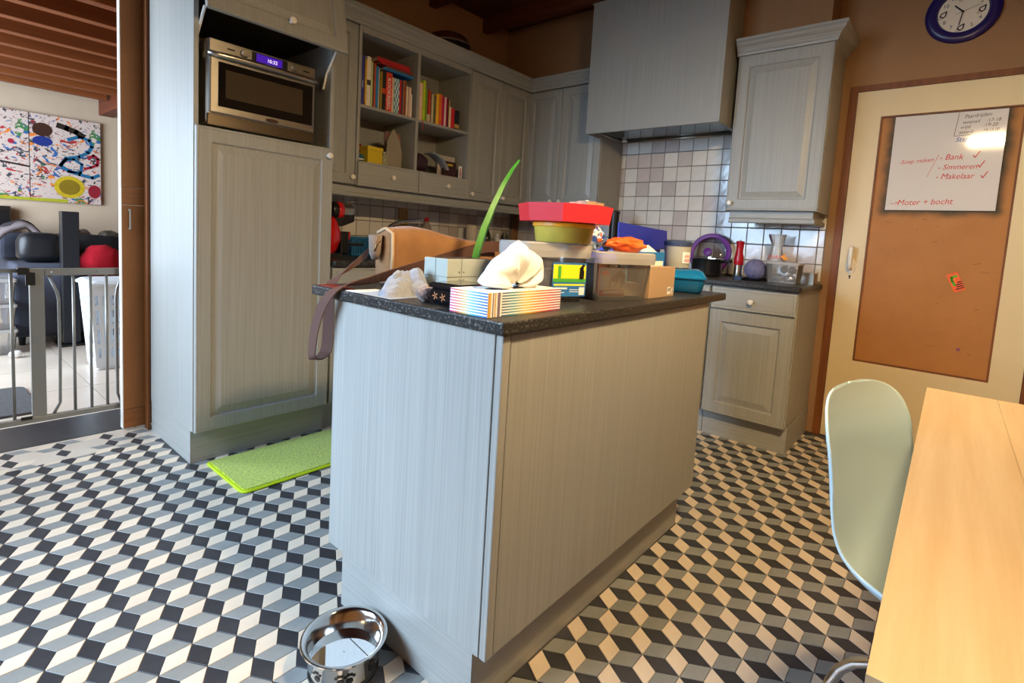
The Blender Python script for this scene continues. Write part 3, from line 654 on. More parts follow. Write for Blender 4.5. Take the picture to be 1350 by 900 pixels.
# ------------------------------------------------------------------ books
def cname(c): return c
def book(x0, w, h, z, rgb, label, y0=2.715, depth=.17, group=None, title=None, tcol=None, lean=0, band=None, checker=False):
    key = 'book_%d_%d_%d' % rgb
    m = MATS.get(key) or M(key, C(*rgb), .5, col2=C(*[min(255, int(c*1.12)+4) for c in rgb]), vscale=(30, 30, 30), vamt=1)
    t = thing('book', label, 'book', (x0+w/2, y0+depth/2, z), group=group)
    c = .0018; mb = MB()
    mb.box(x0, x0+w, y0, y0+c, z, z+h).box(x0, x0+c, y0+c, y0+depth, z, z+h).box(x0+w-c, x0+w, y0+c, y0+depth, z, z+h).build('cover', m, t, bevel=.0006)
    MB().box(x0+c, x0+w-c, y0+c, y0+depth-.003, z+.002, z+h-.004).build('pages', page_m, t)
    if title: text_mb(title[0], title[1], (x0+w/2-title[1]*.36, y0-.0004, z+h*title[2]), (0, 0, -1), (1, 0, 0)).build('spine_title', MATS.get(tcol) or paper, t)
    if band: MB().box(x0, x0+w, y0-.0006, y0, z+band[0], z+band[1]).build('spine_label', M(key+'_band', C(*band[2]), .5), t)
    if checker:
        ck_ = MB(); n = 9
        for i in range(4):
            for j in range(n):
                if (i+j) % 2: ck_.add([(x0+w*i/4, y0-.0006, z+h*j/n), (x0+w*(i+1)/4, y0-.0006, z+h*j/n), (x0+w*(i+1)/4, y0-.0006, z+h*(j+1)/n), (x0+w*i/4, y0-.0006, z+h*(j+1)/n)], [(0, 1, 2, 3)])
        ck_.build('checks', M('teal_check', C(40, 130, 158), .5), t)
    return t
GL, GR = 'books standing on the upper left shelf', 'books standing on the upper right shelf'
LB = [((214, 204, 180), 16, .315, 'tall thin cream book at the left end of the shelf'), ((52, 56, 130), 30, .28, 'navy blue book with a white spine title'),
      ((206, 160, 62), 16, .262, 'thin golden yellow book between navy and white books'), ((216, 208, 190), 36, .282, 'thick white book with dark print on its spine'),
      ((178, 196, 140), 16, .258, 'thin pale green book beside the thick white one'), ((96, 52, 30), 18, .256, 'dark brown book next to the orange-brown one'),
      ((184, 84, 50), 20, .258, 'orange-brown book left of the bright blue one'), ((30, 112, 176), 25, .246, 'bright blue book standing among brown and cream ones'),
      ((206, 196, 170), 11, .236, 'thin off-white book right of the blue one'), ((150, 124, 40), 20, .222, 'ochre olive book left of the black one'),
      ((34, 32, 30), 42, .236, 'black book with an orange spine label'), ((206, 66, 44), 60, .231, 'thick red cookbook with large white spine title'),
      ((200, 186, 166), 17, .212, 'cream book right of the thick red cookbook'), ((206, 216, 214), 50, .208, 'book with blue and white checked spine'),
      ((188, 32, 40), 30, .210, 'slim crimson book right of the checked one'), ((74, 74, 84), 17, .208, 'slate grey book between crimson and orange ones'),
      ((206, 104, 40), 13, .214, 'thin orange book left of the rust brown one'), ((126, 70, 40), 21, .216, 'rust brown book near the divider'),
      ((214, 196, 172), 20, .186, 'short cream book near the divider'), ((208, 180, 162), 23, .182, 'short pinkish cream book near the divider'),
      ((220, 212, 200), 14, .142, 'smallest pale booklet touching the divider')]
tot = sum(b[1] for b in LB); x = 1.767; span = 2.148-x
for i, (rgb, w, h, lab) in enumerate(LB):
    ww = w/tot*span
    book(x+.0004, ww-.0008, h, 1.8185, rgb, lab, y0=2.716+random.uniform(0, .012), depth=random.uniform(.15, .18), group=GL,
         title=('KOOKBIJBEL', .034, .86) if i == 11 else (('KOKEN', .012, .5) if i == 1 else None),
         band=(.10, .13, (214, 80, 36)) if i == 10 else ((.12, .15, (60, 60, 60)) if i == 3 else None), checker=(i == 13))
    x += ww
def flat_book(x0, x1, z, t_, rgb, label, y0=2.712, depth=.2):
    key = 'book_%d_%d_%d' % rgb; m = MATS.get(key) or M(key, C(*rgb), .5)
    t = thing('book', label, 'book', ((x0+x1)/2, y0+depth/2, z), group='books lying on top of the row')
    MB().box(x0, x1, y0, y0+.002, z, z+t_).box(x0, x1, y0+.002, y0+depth, z, z+.002).box(x0, x1, y0+.002, y0+depth, z+t_-.002, z+t_).build('cover', m, t, bevel=.0006)
    MB().box(x0+.003, x1-.003, y0+.002, y0+depth-.003, z+.002, z+t_-.002).build('pages', page_m, t)
    return t
flat_book(1.925, 2.150, 2.0556, .012, (30, 116, 186), 'bright blue book at the bottom of the lying pile', y0=2.716)
flat_book(1.945, 2.145, 2.0682, .014, (104, 96, 88), 'grey book lying above the blue one in the pile', y0=2.722)
flat_book(1.900, 2.140, 2.0828, .010, (166, 30, 34), 'thin dark red book lying in the pile', y0=2.716)
flat_book(1.880, 2.120, 2.0934, .026, (182, 36, 38), 'thick red book on top of the lying pile', y0=2.718)
RB = [((150, 46, 40), 12, .19, 'thin dark red book against the divider'), ((224, 190, 168), 40, .235, 'pale pink book with white spine foot'),
      ((176, 196, 40), 27, .255, 'yellow-green book, tallest on the right shelf'), ((96, 140, 40), 18, .205, 'leaf green book beside the yellow-green one'),
      ((130, 28, 26), 19, .205, 'dark red book with pale label at its foot'), ((206, 62, 34), 17, .206, 'orange-red book with pale label at its foot'),
      ((94, 56, 30), 15, .196, 'brown book right of the orange-red one'), ((206, 196, 170), 12, .185, 'thin cream-edged book in the middle of the row'),
      ((126, 120, 54), 13, .183, 'thin olive book in the middle of the row'), ((66, 86, 50), 17, .183, 'dark green book in the middle of the row'),
      ((200, 118, 90), 17, .184, 'salmon book left of the yellow one'), ((228, 190, 40), 25, .202, 'yellow book left of the large orange one'),
      ((222, 106, 40), 32, .203, 'orange book with pale print on its spine'), ((178, 22, 80), 27, .195, 'magenta book right of the orange one'),
      ((214, 204, 200), 17, .194, 'pale grey book between magenta and crimson'), ((186, 28, 62), 20, .192, 'crimson book right of the pale grey one'),
      ((66, 30, 52), 15, .19, 'dark purple book left of the thin yellow one'), ((216, 180, 60), 14, .188, 'thin yellow book near the right end'),
      ((218, 206, 190), 18, .14, 'short cream booklet near the right end'), ((204, 30, 40), 34, .135, 'short bright red book near the right end'),
      ((26, 26, 28), 30, .128, 'short black book beside the red one'), ((30, 30, 32), 32, .13, 'short black book at the far right end')]
tot = sum(b[1] for b in RB); x = 2.197; span = 2.565-x
for i, (rgb, w, h, lab) in enumerate(RB):
    ww = w/tot*span
    book(x+.0004, ww-.0008, h, 1.8185, rgb, lab, y0=2.716+random.uniform(0, .012), depth=random.uniform(.14, .17), group=GR,
         band=(.004, .05, (206, 190, 150)) if i in (4, 5) else ((.01, .035, (196, 160, 90)) if i >= 20 else None))
    x += ww
top(MB().ribbon([(2.225, 2.706, 1.822), (2.225, 2.700, 1.815), (2.225, 2.6995, 1.755)], [(.003, 0, 0)]*3, [(0, -1, 0)]*3, .001), 'bookmark_ribbon', M('ribbon_red', C(190, 60, 34), .6), 'narrow red bookmark ribbon hanging over the shelf edge', 'bookmark')

# ------------------------------------------------------------------ bits on the lower shelves
ZS = 1.4925
yb = thing('yellow_box', 'small bright yellow box on the lower left shelf', 'box', (1.885, 2.78, ZS))
ym = M('yellow_card', C(206, 178, 26), .5)
MB().box(1.832, 1.936, 2.715, 2.80, ZS, ZS+.075).build('body', ym, yb, bevel=.002)
MB().box(1.829, 1.939, 2.712, 2.803, ZS+.0755, ZS+.098).build('lid', ym, yb, bevel=.002)
rp = thing('card_packet', 'red and white cardboard packet behind the yellow box', 'packet', (1.80, 2.83, ZS))
MB().box(1.790, 1.850, 2.815, 2.835, ZS+.065, ZS+.118).build('red_half', M('packet_red', C(150, 24, 34), .5), rp); MB().box(1.790, 1.850, 2.815, 2.835, ZS, ZS+.0645).build('white_half', paper, rp)
tp = thing('tape_dispenser', 'dark teal tape dispenser at the left of the lower shelf', 'dispenser', (1.79, 2.74, ZS))
MB().loft([[(1.768+.05*math.cos(a*PI/10)*.5+.025, y, ZS+.022+.022*math.sin(a*PI/10)) for a in range(20)] for y in (2.73, 2.75)]).build('body', M('teal', C(22, 82, 88), .4), tp, fix=True)
MB().box(1.768, 1.81, 2.722, 2.7295, ZS+.010, ZS+.018).build('tape', paper, tp)
gj = thing('glass_jar', 'little glass jar of odds and ends beside the yellow box', 'jar', (1.965, 2.74, ZS))
glass_m = arch_glass('thin_glass'); glass_m.node_tree.nodes['Mix Shader'].inputs[0].default_value = .3
MB().lathe([(.018, 0), (.02, .01), (.02, .055), (.015, .062), (.017, .068)], (1.965, 2.74, ZS), n=16).build('jar', M('jar_contents', C(108, 112, 76), .4, col2=C(190, 180, 150), vscale=(60, 60, 60), vamt=.6), gj, smooth=True, fix=True)
MB().lathe([(.019, .0685), (.019, .08)], (1.965, 2.74, ZS), n=16).build('lid', steel, gj, fix=True)
bgm = M('grey_paper', C(146, 136, 120), .8)
pb = top(MB().prism([(1.985, 2.745), (2.095, 2.735), (2.10, 2.755), (1.99, 2.765)], ZS, ZS+.10).loft([[(1.985, 2.745, ZS+.10), (2.095, 2.735, ZS+.10), (2.10, 2.755, ZS+.10), (1.99, 2.765, ZS+.10)], [(2.00, 2.755, ZS+.17), (2.085, 2.75, ZS+.17), (2.086, 2.762, ZS+.17), (2.0, 2.766, ZS+.17)], [(2.04, 2.762, ZS+.235), (2.055, 2.762, ZS+.235), (2.055, 2.767, ZS+.235), (2.04, 2.767, ZS+.235)]], cap0=False), 'pointed_envelope', bgm, 'pointed grey paper envelope standing on the lower left shelf', 'envelope')
top(MB().box(2.00, 2.12, 2.785, 2.790, ZS, ZS+.22), 'pink_card', M('dull_pink', C(134, 92, 92), .7), 'dusky pink card behind the pointed grey envelope', 'card')
dk = M('dark_plum', C(52, 26, 36), .5)
top(blob((2.265, 2.76, ZS+.06), .06, .04, .062, .25, 6, 3, flat=ZS), 'plum_pouch', dk, 'dark plum pouch on the lower right shelf', 'pouch', smooth=True)
top(blob((2.225, 2.86, ZS+.075), .022, .02, .075, .2, 6, 5, flat=ZS), 'mustard_bundle', M('mustard', C(196, 156, 40), .7), 'mustard yellow bundle behind the plum pouch', 'bundle', smooth=True)
mg = M('magazine_grey', C(120, 126, 140), .35, col2=C(168, 172, 184), vscale=(12, 3, 12), vamt=.8)
def mag(u, v):
    a = u*1.2; return (2.325+.16*math.sin(a)+.01*v, 2.705+.10*v, ZS+.004+.13*math.cos(a)**1.3 if math.cos(a) > 0 else ZS+.004)
top(MB().grid(mag, 14, 4), 'magazine', mg, 'grey magazine slumped in an arc on the lower right shelf', 'magazine', solid=.006, smooth=True)
bx = thing('brown_album', 'dark brown album with a yellow strip on the lower right shelf', 'album', (2.53, 2.75, ZS))
MB().box(2.465, 2.58, 2.745, 2.77, ZS, ZS+.105).build('cover', M('album_brown', C(58, 28, 26), .5), bx, bevel=.002); MB().box(2.495, 2.545, 2.742, 2.7445, ZS+.075, ZS+.088).build('yellow_strip', ym, bx)
top(MB().box(2.44, 2.60, 2.785, 2.79, ZS, ZS+.145), 'white_card', M('card_white', C(190, 180, 172), .7), 'tall white card behind the dark brown album', 'card')
rc = thing('white_leaflet', 'narrow white leaflet with red strip beside the brown album', 'leaflet', (2.605, 2.73, ZS))
MB().box(2.592, 2.622, 2.728, 2.734, ZS, ZS+.085).build('sheet', paper, rc); MB().box(2.600, 2.609, 2.7265, 2.7275, ZS+.01, ZS+.07).build('red_strip', M('leaflet_red', C(180, 30, 50), .5), rc)
# pan lying on top of the cupboards
pn = thing('cooking_pot', 'dark pot with an upturned brown pan on top of the book cupboard', 'pot', (2.57, 2.88, 2.263))
dkp = M('pan_dark', C(30, 22, 20), .25)
MB().lathe([(.13, 0), (.155, .02), (.158, .148), (.150, .148), (.148, .03), (.12, .01)], (2.57, 2.88, 2.2635), n=32).build('pot_body', dkp, pn, smooth=True, auto=.8, fix=True)
MB().lathe([(.160, 0), (.163, .004), (.160, .008), (.154, .008)], (2.57, 2.88, 2.412), n=32, cap=False).build('rim', steel, pn, smooth=True, solid=.002, fix=True)
MB().lathe([(.02, .072), (.09, .070), (.135, .048), (.152, .015), (.155, .0)], (2.57, 2.88, 2.420), n=32, cap=False).build('upturned_pan', M('pan_brown', C(70, 34, 24), .3), pn, smooth=True, solid=.003, fix=True)
# ------------------------------------------------------------------ things on the island
ZI = .9255
def R2(deg): return Matrix.Rotation(math.radians(deg), 4, 'Z')
def stripe_mat(name, axis, lo, hi, cols):
    m = bpy.data.materials.new(name); m.use_nodes = True; nt = m.node_tree; b = nt.nodes['Principled BSDF']; b.inputs['Roughness'].default_value = .45
    N = nt.nodes.new; L = nt.links.new
    tc = N('ShaderNodeTexCoord'); sp = N('ShaderNodeSeparateXYZ'); L(tc.outputs['Object'], sp.inputs[0])
    mr = N('ShaderNodeMapRange'); L(sp.outputs[axis], mr.inputs[0]); mr.inputs[1].default_value = lo; mr.inputs[2].default_value = hi
    rp = N('ShaderNodeValToRGB'); e = rp.color_ramp.elements
    while len(e) < len(cols): e.new(.5)
    for i, c in enumerate(cols): e[i].position = i/(len(cols)-1); e[i].color = C(*c)
    L(mr.outputs[0], rp.inputs[0])
    wv = N('ShaderNodeMath'); wv.operation = 'MULTIPLY'; L(sp.outputs[2], wv.inputs[0]); wv.inputs[1].default_value = 1/.0062
    fr = N('ShaderNodeMath'); fr.operation = 'FRACT'; L(wv.outputs[0], fr.inputs[0])
    gt = N('ShaderNodeMath'); gt.operation = 'GREATER_THAN'; L(fr.outputs[0], gt.inputs[0]); gt.inputs[1].default_value = .48
    mx = N('ShaderNodeMixRGB'); L(gt.outputs[0], mx.inputs[0]); L(rp.outputs[0], mx.inputs[1]); mx.inputs[2].default_value = C(244, 242, 238)
    L(mx.outputs[0], b.inputs['Base Color']); return m
tb = thing('tissue_box', 'flat tissue box with rainbow stripes and a white tissue pulled out', 'tissue box', (.94, .80, ZI))
bx0, bx1, by0, by1, bz1 = .807, 1.075, .742, .858, .979
MB().box(bx0+.0006, bx1, by0+.0006, by1, ZI, bz1).build('carton', paper, tb)
MB().add([(bx0+.046, by0, ZI), (bx1, by0, ZI), (bx1, by0, bz1), (bx0+.046, by0, bz1)], [(0, 1, 2, 3)]).build('striped_long_side', stripe_mat('stripes_long', 0, -.09, .135, [(64, 74, 120), (60, 150, 170), (232, 200, 60), (226, 130, 60), (206, 60, 90), (120, 60, 120)]), tb)
MB().add([(bx0, by1, ZI), (bx0, by0, ZI), (bx0, by0, bz1), (bx0, by1, bz1)], [(0, 1, 2, 3)]).build('striped_short_side', stripe_mat('stripes_short', 1, -.058, .058, [(44, 92, 170), (60, 140, 200), (90, 190, 210), (220, 190, 90), (224, 110, 80), (206, 70, 150)]), tb)
vs_ = MB()
for k, (a, b) in enumerate(((.002, .010), (.016, .019), (.023, .026), (.032, .040))): vs_.add([(bx0+a, by0-.0002, ZI), (bx0+b, by0-.0002, ZI), (bx0+b, by0-.0002, bz1), (bx0+a, by0-.0002, bz1)], [(0, 1, 2, 3)], k % 2)
vs_.build('vertical_bands', [M('band_gold', C(206, 160, 80), .5), M('band_mauve', C(120, 104, 128), .5)], tb)
MB().loft([[(.945+.085*math.cos(a*PI/12), .80+.02*math.sin(a*PI/12), bz1+h) for a in range(24)] for h in (.0002, .0006)]).build('slot', black_p, tb)
OUT = [(.890, .9795), (.858, .986), (.844, .998), (.853, 1.016), (.872, 1.034), (.900, 1.054), (.926, 1.071), (.950, 1.086), (.968, 1.094), (.985, 1.086), (1.004, 1.074), (1.030, 1.066), (1.050, 1.056), (1.063, 1.040), (1.056, 1.020), (1.044, 1.000), (1.034, .986), (1.024, .9795)]
def tsheet(sgn):
    B = (.955, .980); rings = []; n = 61
    def o_(t):
        f = t*(len(OUT)-1); i = min(len(OUT)-2, int(f)); q = f-i; return (OUT[i][0]+(OUT[i+1][0]-OUT[i][0])*q, OUT[i][1]+(OUT[i+1][1]-OUT[i][1])*q)
    for k in range(9):
        r = 1-k/8*.86; ring = []
        for j in range(n):
            t = j/(n-1); p = o_(t); tri = abs(((t*5.3+.25+.25*r) % 1)-.5)*2
            bulge = .034*math.sin(PI*min(1, (1-r)*1.15))**.7; fold = .016*tri*(r*(1-r)*4)**.6+.006*fbm((p[0], r*.3, p[1]), 30, 2)*(1-r)
            ring.append((B[0]+(p[0]-B[0])*r, .80+sgn*(bulge*(.35+.65*r)+fold), B[1]+(p[1]-B[1])*r))
        rings.append(ring)
    return MB().loft(rings, close=False, cap0=False, cap1=False)
tsheet(-1).merge(tsheet(1)).build('tissue', paper, tb, smooth=True, auto=.75, fix=True)

lb = thing('lacquer_box', 'small black lacquer box with gold flowers behind the tissue box', 'box', (.90, .92, ZI))
lq = M('black_lacquer', C(20, 18, 20), .15, coat=.5)
def sq(x0, x1, y0, y1, z): return [(x0, y0, z), (x1, y0, z), (x1, y1, z), (x0, y1, z)]
MB().loft([sq(.856, .952, .878, .966, ZI), sq(.846, .962, .868, .976, ZI+.012), sq(.846, .962, .868, .976, ZI+.030), sq(.852, .956, .874, .970, ZI+.0405)]).build('body', lq, lb, bevel=.003)
MB().loft([sq(.844, .964, .866, .978, ZI+.041), sq(.844, .964, .866, .978, ZI+.050), sq(.852, .956, .874, .970, ZI+.055)]).build('lid', lq, lb, bevel=.002)
fm = MB()
for y, z in ((.952, ZI+.022), (.925, ZI+.020)):
    for k in range(5): a = k*2*PI/5; fm.merge(stroke_mb([(.8455, y, z), (.8455, y+.009*math.cos(a), z+.009*math.sin(a))], .003, (-1, 0, 0)))
fm.build('gold_flowers', M('gold_paint', C(176, 112, 66), .4), lb)

gc = M('grey_blue_knit', C(150, 153, 162), .95, col2=C(120, 124, 136), vscale=(90, 90, 90), vamt=1, bump=.5, bscale=(300, 300, 300), sheen=.3)
DOMES = [(.866, 1.125, .060, .030, .35, .030), (.893, 1.150, .080, .036, .35, .042), (.938, 1.130, .045, .040, -.4, .036), (.925, 1.185, .065, .036, .15, .060), (.958, 1.165, .030, .040, .2, .070)]
def cloth_fn(u, v):
    x = .800+.19*u; y = 1.07+.165*v; h = 0
    for cx, cy, rx, ry, ro, hh_ in DOMES:
        dx, dy = x-cx, y-cy; a = (dx*math.cos(ro)+dy*math.sin(ro))/rx; b_ = (-dx*math.sin(ro)+dy*math.cos(ro))/ry; d = a*a+b_*b_
        if d < 1: h = max(h, hh_*math.sqrt(1-d)*(1+.16*fbm((x, y, cx), 45, 2)))
    return (x, y, ZI+.0006+h)
top(MB().grid(cloth_fn, 70, 64), 'knitted_hat', gc, 'crumpled pale blue-grey knitted hat lying by the brown strap', 'hat', smooth=True)
pp = M('fuzzy_taupe', C(142, 120, 112), 1, col2=C(104, 84, 78), vscale=(160, 160, 160), vamt=1, bump=1, bscale=(260, 260, 260), sheen=.5)
top(blob((.870, 1.005, ZI+.021), .034, .026, .0205, .22, 22, 2, 36, 22), 'pompom', pp, 'taupe fluffy pompom between the knitted hat and the lacquer box', 'pompom', smooth=True)

pl = thing('planter', 'pale grey-green block-shaped planter with scored lines', 'planter', (1.08, 1.13, ZI))
pm = M('planter_grey', C(168, 174, 166), .5); ln = M('planter_line', C(120, 126, 120), .6)
MB().box(1.000, 1.180, 1.080, 1.180, ZI, 1.028).build('pot', pm, pl, bevel=.002)
MB().box(1.010, 1.170, 1.090, 1.170, 1.0281, 1.0286).build('soil', M('soil', C(60, 46, 34), .9), pl)
lm = MB()
lm.merge(stroke_mb([(1.0, 1.0795, .977), (1.18, 1.0795, .977)], .0016, (0, -1, 0))); lm.merge(stroke_mb([(1.055, 1.0795, ZI), (1.055, 1.0795, 1.028)], .0016, (0, -1, 0))); lm.merge(stroke_mb([(.9995, 1.08, .977), (.9995, 1.18, .977)], .0016, (-1, 0, 0))); lm.merge(stroke_mb([(.9995, 1.13, ZI), (.9995, 1.13, 1.028)], .0016, (-1, 0, 0)))
lm.build('scored_lines', ln, pl)
dm_ = MB()
for x in (1.046, 1.064):
    for z in (.968, .990): dm_.merge(stroke_mb([(x-.0012, 1.0793, z), (x+.0012, 1.0793, z)], .003, (0, -1, 0)))
dm_.build('dots', black_p, pl)
path = [(1.160, 1.13, 1.000), (1.172, 1.13, 1.05), (1.196, 1.128, 1.12), (1.228, 1.125, 1.19), (1.266, 1.12, 1.265), (1.300, 1.115, 1.32), (1.325, 1.112, 1.352)]
wd = [.017, .0175, .0165, .014, .0105, .006, .0008]; rings = []
for (x, y, z), w in zip(path, wd): rings.append([(x-w*.93, y+.004, z+w*.3), (x, y-.006, z), (x+w*.93, y+.004, z-w*.3), (x, y+.003, z)])
MB().loft(rings).build('leaf', M('leaf_green', C(44, 108, 34), .4, col2=C(74, 140, 46), vscale=(60, 60, 4), vamt=1), pl, smooth=True, auto=.9)

# brown canvas bag and its strap
bg = thing('shoulder_bag', 'brown canvas shoulder bag with a wide webbing strap hanging over the counter', 'bag', (1.25, 1.36, ZI))
canvas = M('brown_canvas', C(150, 108, 66), .9, col2=C(126, 86, 50), vscale=(9, 9, 9), vamt=1, bump=.3, bscale=(400, 400, 400), sheen=.2)
web = M('brown_webbing', C(96, 66, 56), .85, col2=C(78, 52, 44), vscale=(500, 500, 500), vamt=1, bump=.5, bscale=(30, 700, 700))
rings = []
SEC = [(.992, 1.100, .045, .93), (1.0, 1.108, .052, .9265), (1.07, 1.116, .056, .9265), (1.15, 1.108, .058, .9265), (1.24, 1.092, .058, .9265), (1.34, 1.080, .055, .9265), (1.44, 1.070, .05, .9265), (1.50, 1.055, .042, .9265), (1.52, 1.030, .03, .94)]
for q in range(33):
    f = q/32*(len(SEC)-1); i = min(len(SEC)-2, int(f)); t = f-i; x, zt, hw, zc = [SEC[i][k]+(SEC[i+1][k]-SEC[i][k])*t for k in range(4)]
    ring = []
    for i in range(28):
        a = 2*PI*i/28; c_, s_ = math.cos(a), math.sin(a)
        y = 1.365+hw*(abs(c_)**.6)*(1 if c_ > 0 else -1); z = (zt+zc)/2+(zt-zc)/2*(abs(s_)**.6)*(1 if s_ > 0 else -1)
        k = .013*fbm((x*.7, y, z*1.6+x*.5), 13, 3); ring.append((x, y+(k if c_ < .2 else k*.3), max(.9262, z+k*.5)))
    rings.append(ring)
MB().loft(rings).build('body', canvas, bg, smooth=True, fix=True)
MB().tube([(.990, 1.322, .94), (.990, 1.318, 1.02), (.990, 1.322, 1.09), (.991, 1.36, 1.104), (.991, 1.40, 1.09)], .005, 8).build('piping', M('piping_tan', C(176, 150, 118), .8), bg, smooth=True)
MB().lathe([(.010, 0), (.018, .02), (.022, .075), (.019, .078), (.015, .04)], (.972, 1.385, 1.005), n=16).build('bottle_pocket', M('grey_canvas', C(120, 106, 96), .9), bg, smooth=True, fix=True)
P_ = [((1.46, 1.300, 1.062), (0, 0, .020)), ((1.36, 1.295, 1.055), (0, 0, .020)), ((1.22, 1.290, 1.024), (0, -.002, .020)), ((1.09, 1.285, .993), (0, -.004, .020)), ((.97, 1.282, .968), (0, -.010, .018)), ((.88, 1.285, .950), (0, -.015, .013)),
      ((.82, 1.297, .938), (-.002, -.0185, .006)), ((.785, 1.315, .915), (-.002, -.0195, -.002)), ((.772, 1.345, .870), (0, -.0195, -.005)), ((.768, 1.368, .810), (0, -.020, -.002)), ((.768, 1.380, .755), (0, -.020, .002)), ((.772, 1.388, .722), (0, -.019, .006)),
      ((.790, 1.405, .709), (.006, -.017, .002)), ((.826, 1.436, .705), (.010, -.015, .002)), ((.858, 1.460, .722), (.010, -.015, 0)), ((.868, 1.470, .79), (.010, -.015, 0)), ((.868, 1.472, .87), (.010, -.015, 0)), ((.874, 1.470, .925), (.011, -.014, .004)), ((.898, 1.455, .957), (.010, -.010, .013)), ((.935, 1.435, .990), (.006, -.006, .018)), ((.968, 1.412, 1.028), (.003, -.004, .019))]
def smooth_path(P, n=4):
    out = []
    for i in range(len(P)-1):
        p0, p1, p2, p3 = [P[max(0, min(len(P)-1, i+k))] for k in (-1, 0, 1, 2)]
        for j in range(n):
            t = j/n; t2, t3 = t*t, t*t*t
            w = (-.5*t3+t2-.5*t, 1.5*t3-2.5*t2+1, -1.5*t3+2*t2+.5*t, .5*t3-.5*t2)
            out.append(tuple(sum((Vector(q[m])*wk for q, wk in zip((p0, p1, p2, p3), w)), Vector()) for m in (0, 1)))
    out.append((Vector(P[-1][0]), Vector(P[-1][1]))); return out
sp_ = smooth_path(P_)
pts = [p for p, w in sp_]; ws = [w for p, w in sp_]; ns = []
for i in range(len(pts)):
    t = pts[min(i+1, len(pts)-1)]-pts[max(i-1, 0)]; ns.append(t.cross(ws[i]))
MB().ribbon(pts, ws, ns, .003).build('strap', web, bg, smooth=False, fix=True)
MB().tube([(.972, 1.38, 1.015), (.962, 1.372, 1.035), (.967, 1.365, 1.06), (.98, 1.37, 1.065)], .004, 8).build('buckle', M('bronze', C(130, 104, 70), .35, metal=1), bg, smooth=True)
top(MB().box(.803, .90, 1.225, 1.275, ZI, ZI+.0012).xf(Matrix()), 'paper_sheet', paper, 'white sheet of paper under the brown strap', 'paper')
top(MB().box(.803, .845, 1.300, 1.42, ZI, ZI+.003), 'red_booklet', M('dark_red_cover', C(120, 40, 32), .4), 'thin dark red booklet at the back corner of the island', 'booklet')

# clear storage boxes
def clear_plastic(name, tint=(.90, .885, .86), a=.09):
    m = bpy.data.materials.new(name); m.use_nodes = True; nt = m.node_tree; nt.nodes.clear(); N = nt.nodes.new; L = nt.links.new
    o = N('ShaderNodeOutputMaterial'); t = N('ShaderNodeBsdfTransparent'); t.inputs[0].default_value = (*[.9+.1*c for c in tint], 1)
    d = N('ShaderNodeBsdfDiffuse'); d.inputs[0].default_value = (*tint, 1); tr = N('ShaderNodeBsdfTranslucent'); tr.inputs[0].default_value = (*tint, 1); g = N('ShaderNodeBsdfGlossy'); g.inputs['Roughness'].default_value = .12
    m0 = N('ShaderNodeMixShader'); m0.inputs[0].default_value = .25; L(d.outputs[0], m0.inputs[1]); L(tr.outputs[0], m0.inputs[2])
    m1 = N('ShaderNodeMixShader'); m1.inputs[0].default_value = a; L(t.outputs[0], m1.inputs[1]); L(m0.outputs[0], m1.inputs[2])
    fr = N('ShaderNodeFresnel'); fr.inputs[0].default_value = 1.4; m2 = N('ShaderNodeMixShader'); L(fr.outputs[0], m2.inputs[0]); L(m1.outputs[0], m2.inputs[1]); L(g.outputs[0], m2.inputs[2]); L(m2.outputs[0], o.inputs[0]); return m
clear_m = clear_plastic('clear_plastic'); frost = clear_plastic('frosted_lid', a=.45)
def rrect(hx, hy, r, z, n=4):
    pts = []
    for cx, cy, a0 in ((hx-r, hy-r, 0), (-hx+r, hy-r, PI/2), (-hx+r, -hy+r, PI), (hx-r, -hy+r, 1.5*PI)):
        for k in range(n+1): a = a0+k*PI/2/n; pts.append((cx+r*math.cos(a), cy+r*math.sin(a), z))
    return pts
def storage_box(name, label, loc, rot, hx, hy, h, lid_h, taper=.012):
    t = thing(name, label, 'storage box', loc, rot); W_ = .0018
    MB().loft([rrect(hx-taper, hy-taper, .02, 0), rrect(hx-taper*.2, hy-taper*.2, .022, h*.9), rrect(hx, hy, .022, h), rrect(hx-W_, hy-W_, .021, h), rrect(hx-taper*.2-W_, hy-taper*.2-W_, .021, h*.9), rrect(hx-taper-W_, hy-taper-W_, .019, W_)]).build('tub', clear_m, t, world=False)
    MB().loft([rrect(hx+.006, hy+.006, .024, h-.014), rrect(hx+.008, hy+.008, .024, h+.004), rrect(hx+.008, hy+.008, .024, h+lid_h-.004), rrect(hx+.004, hy+.004, .022, h+lid_h), rrect(hx-.016, hy-.016, .018, h+lid_h), rrect(hx-.018, hy-.018, .017, h+lid_h-.005)], cap0=False).build('lid', frost, t, world=False)
    return t
c1 = storage_box('clear_storage_box', 'clear plastic box with yellow and blue dog label beside the tissue', (1.210, .900, ZI), math.radians(-22.9), .107, .077, .140, .026)
c2_ = storage_box('clear_storage_box', 'clear plastic box holding papers with a dog picture card inside its front', (1.464, .842, ZI), math.radians(-19.7), .113, .098, .126, .022)
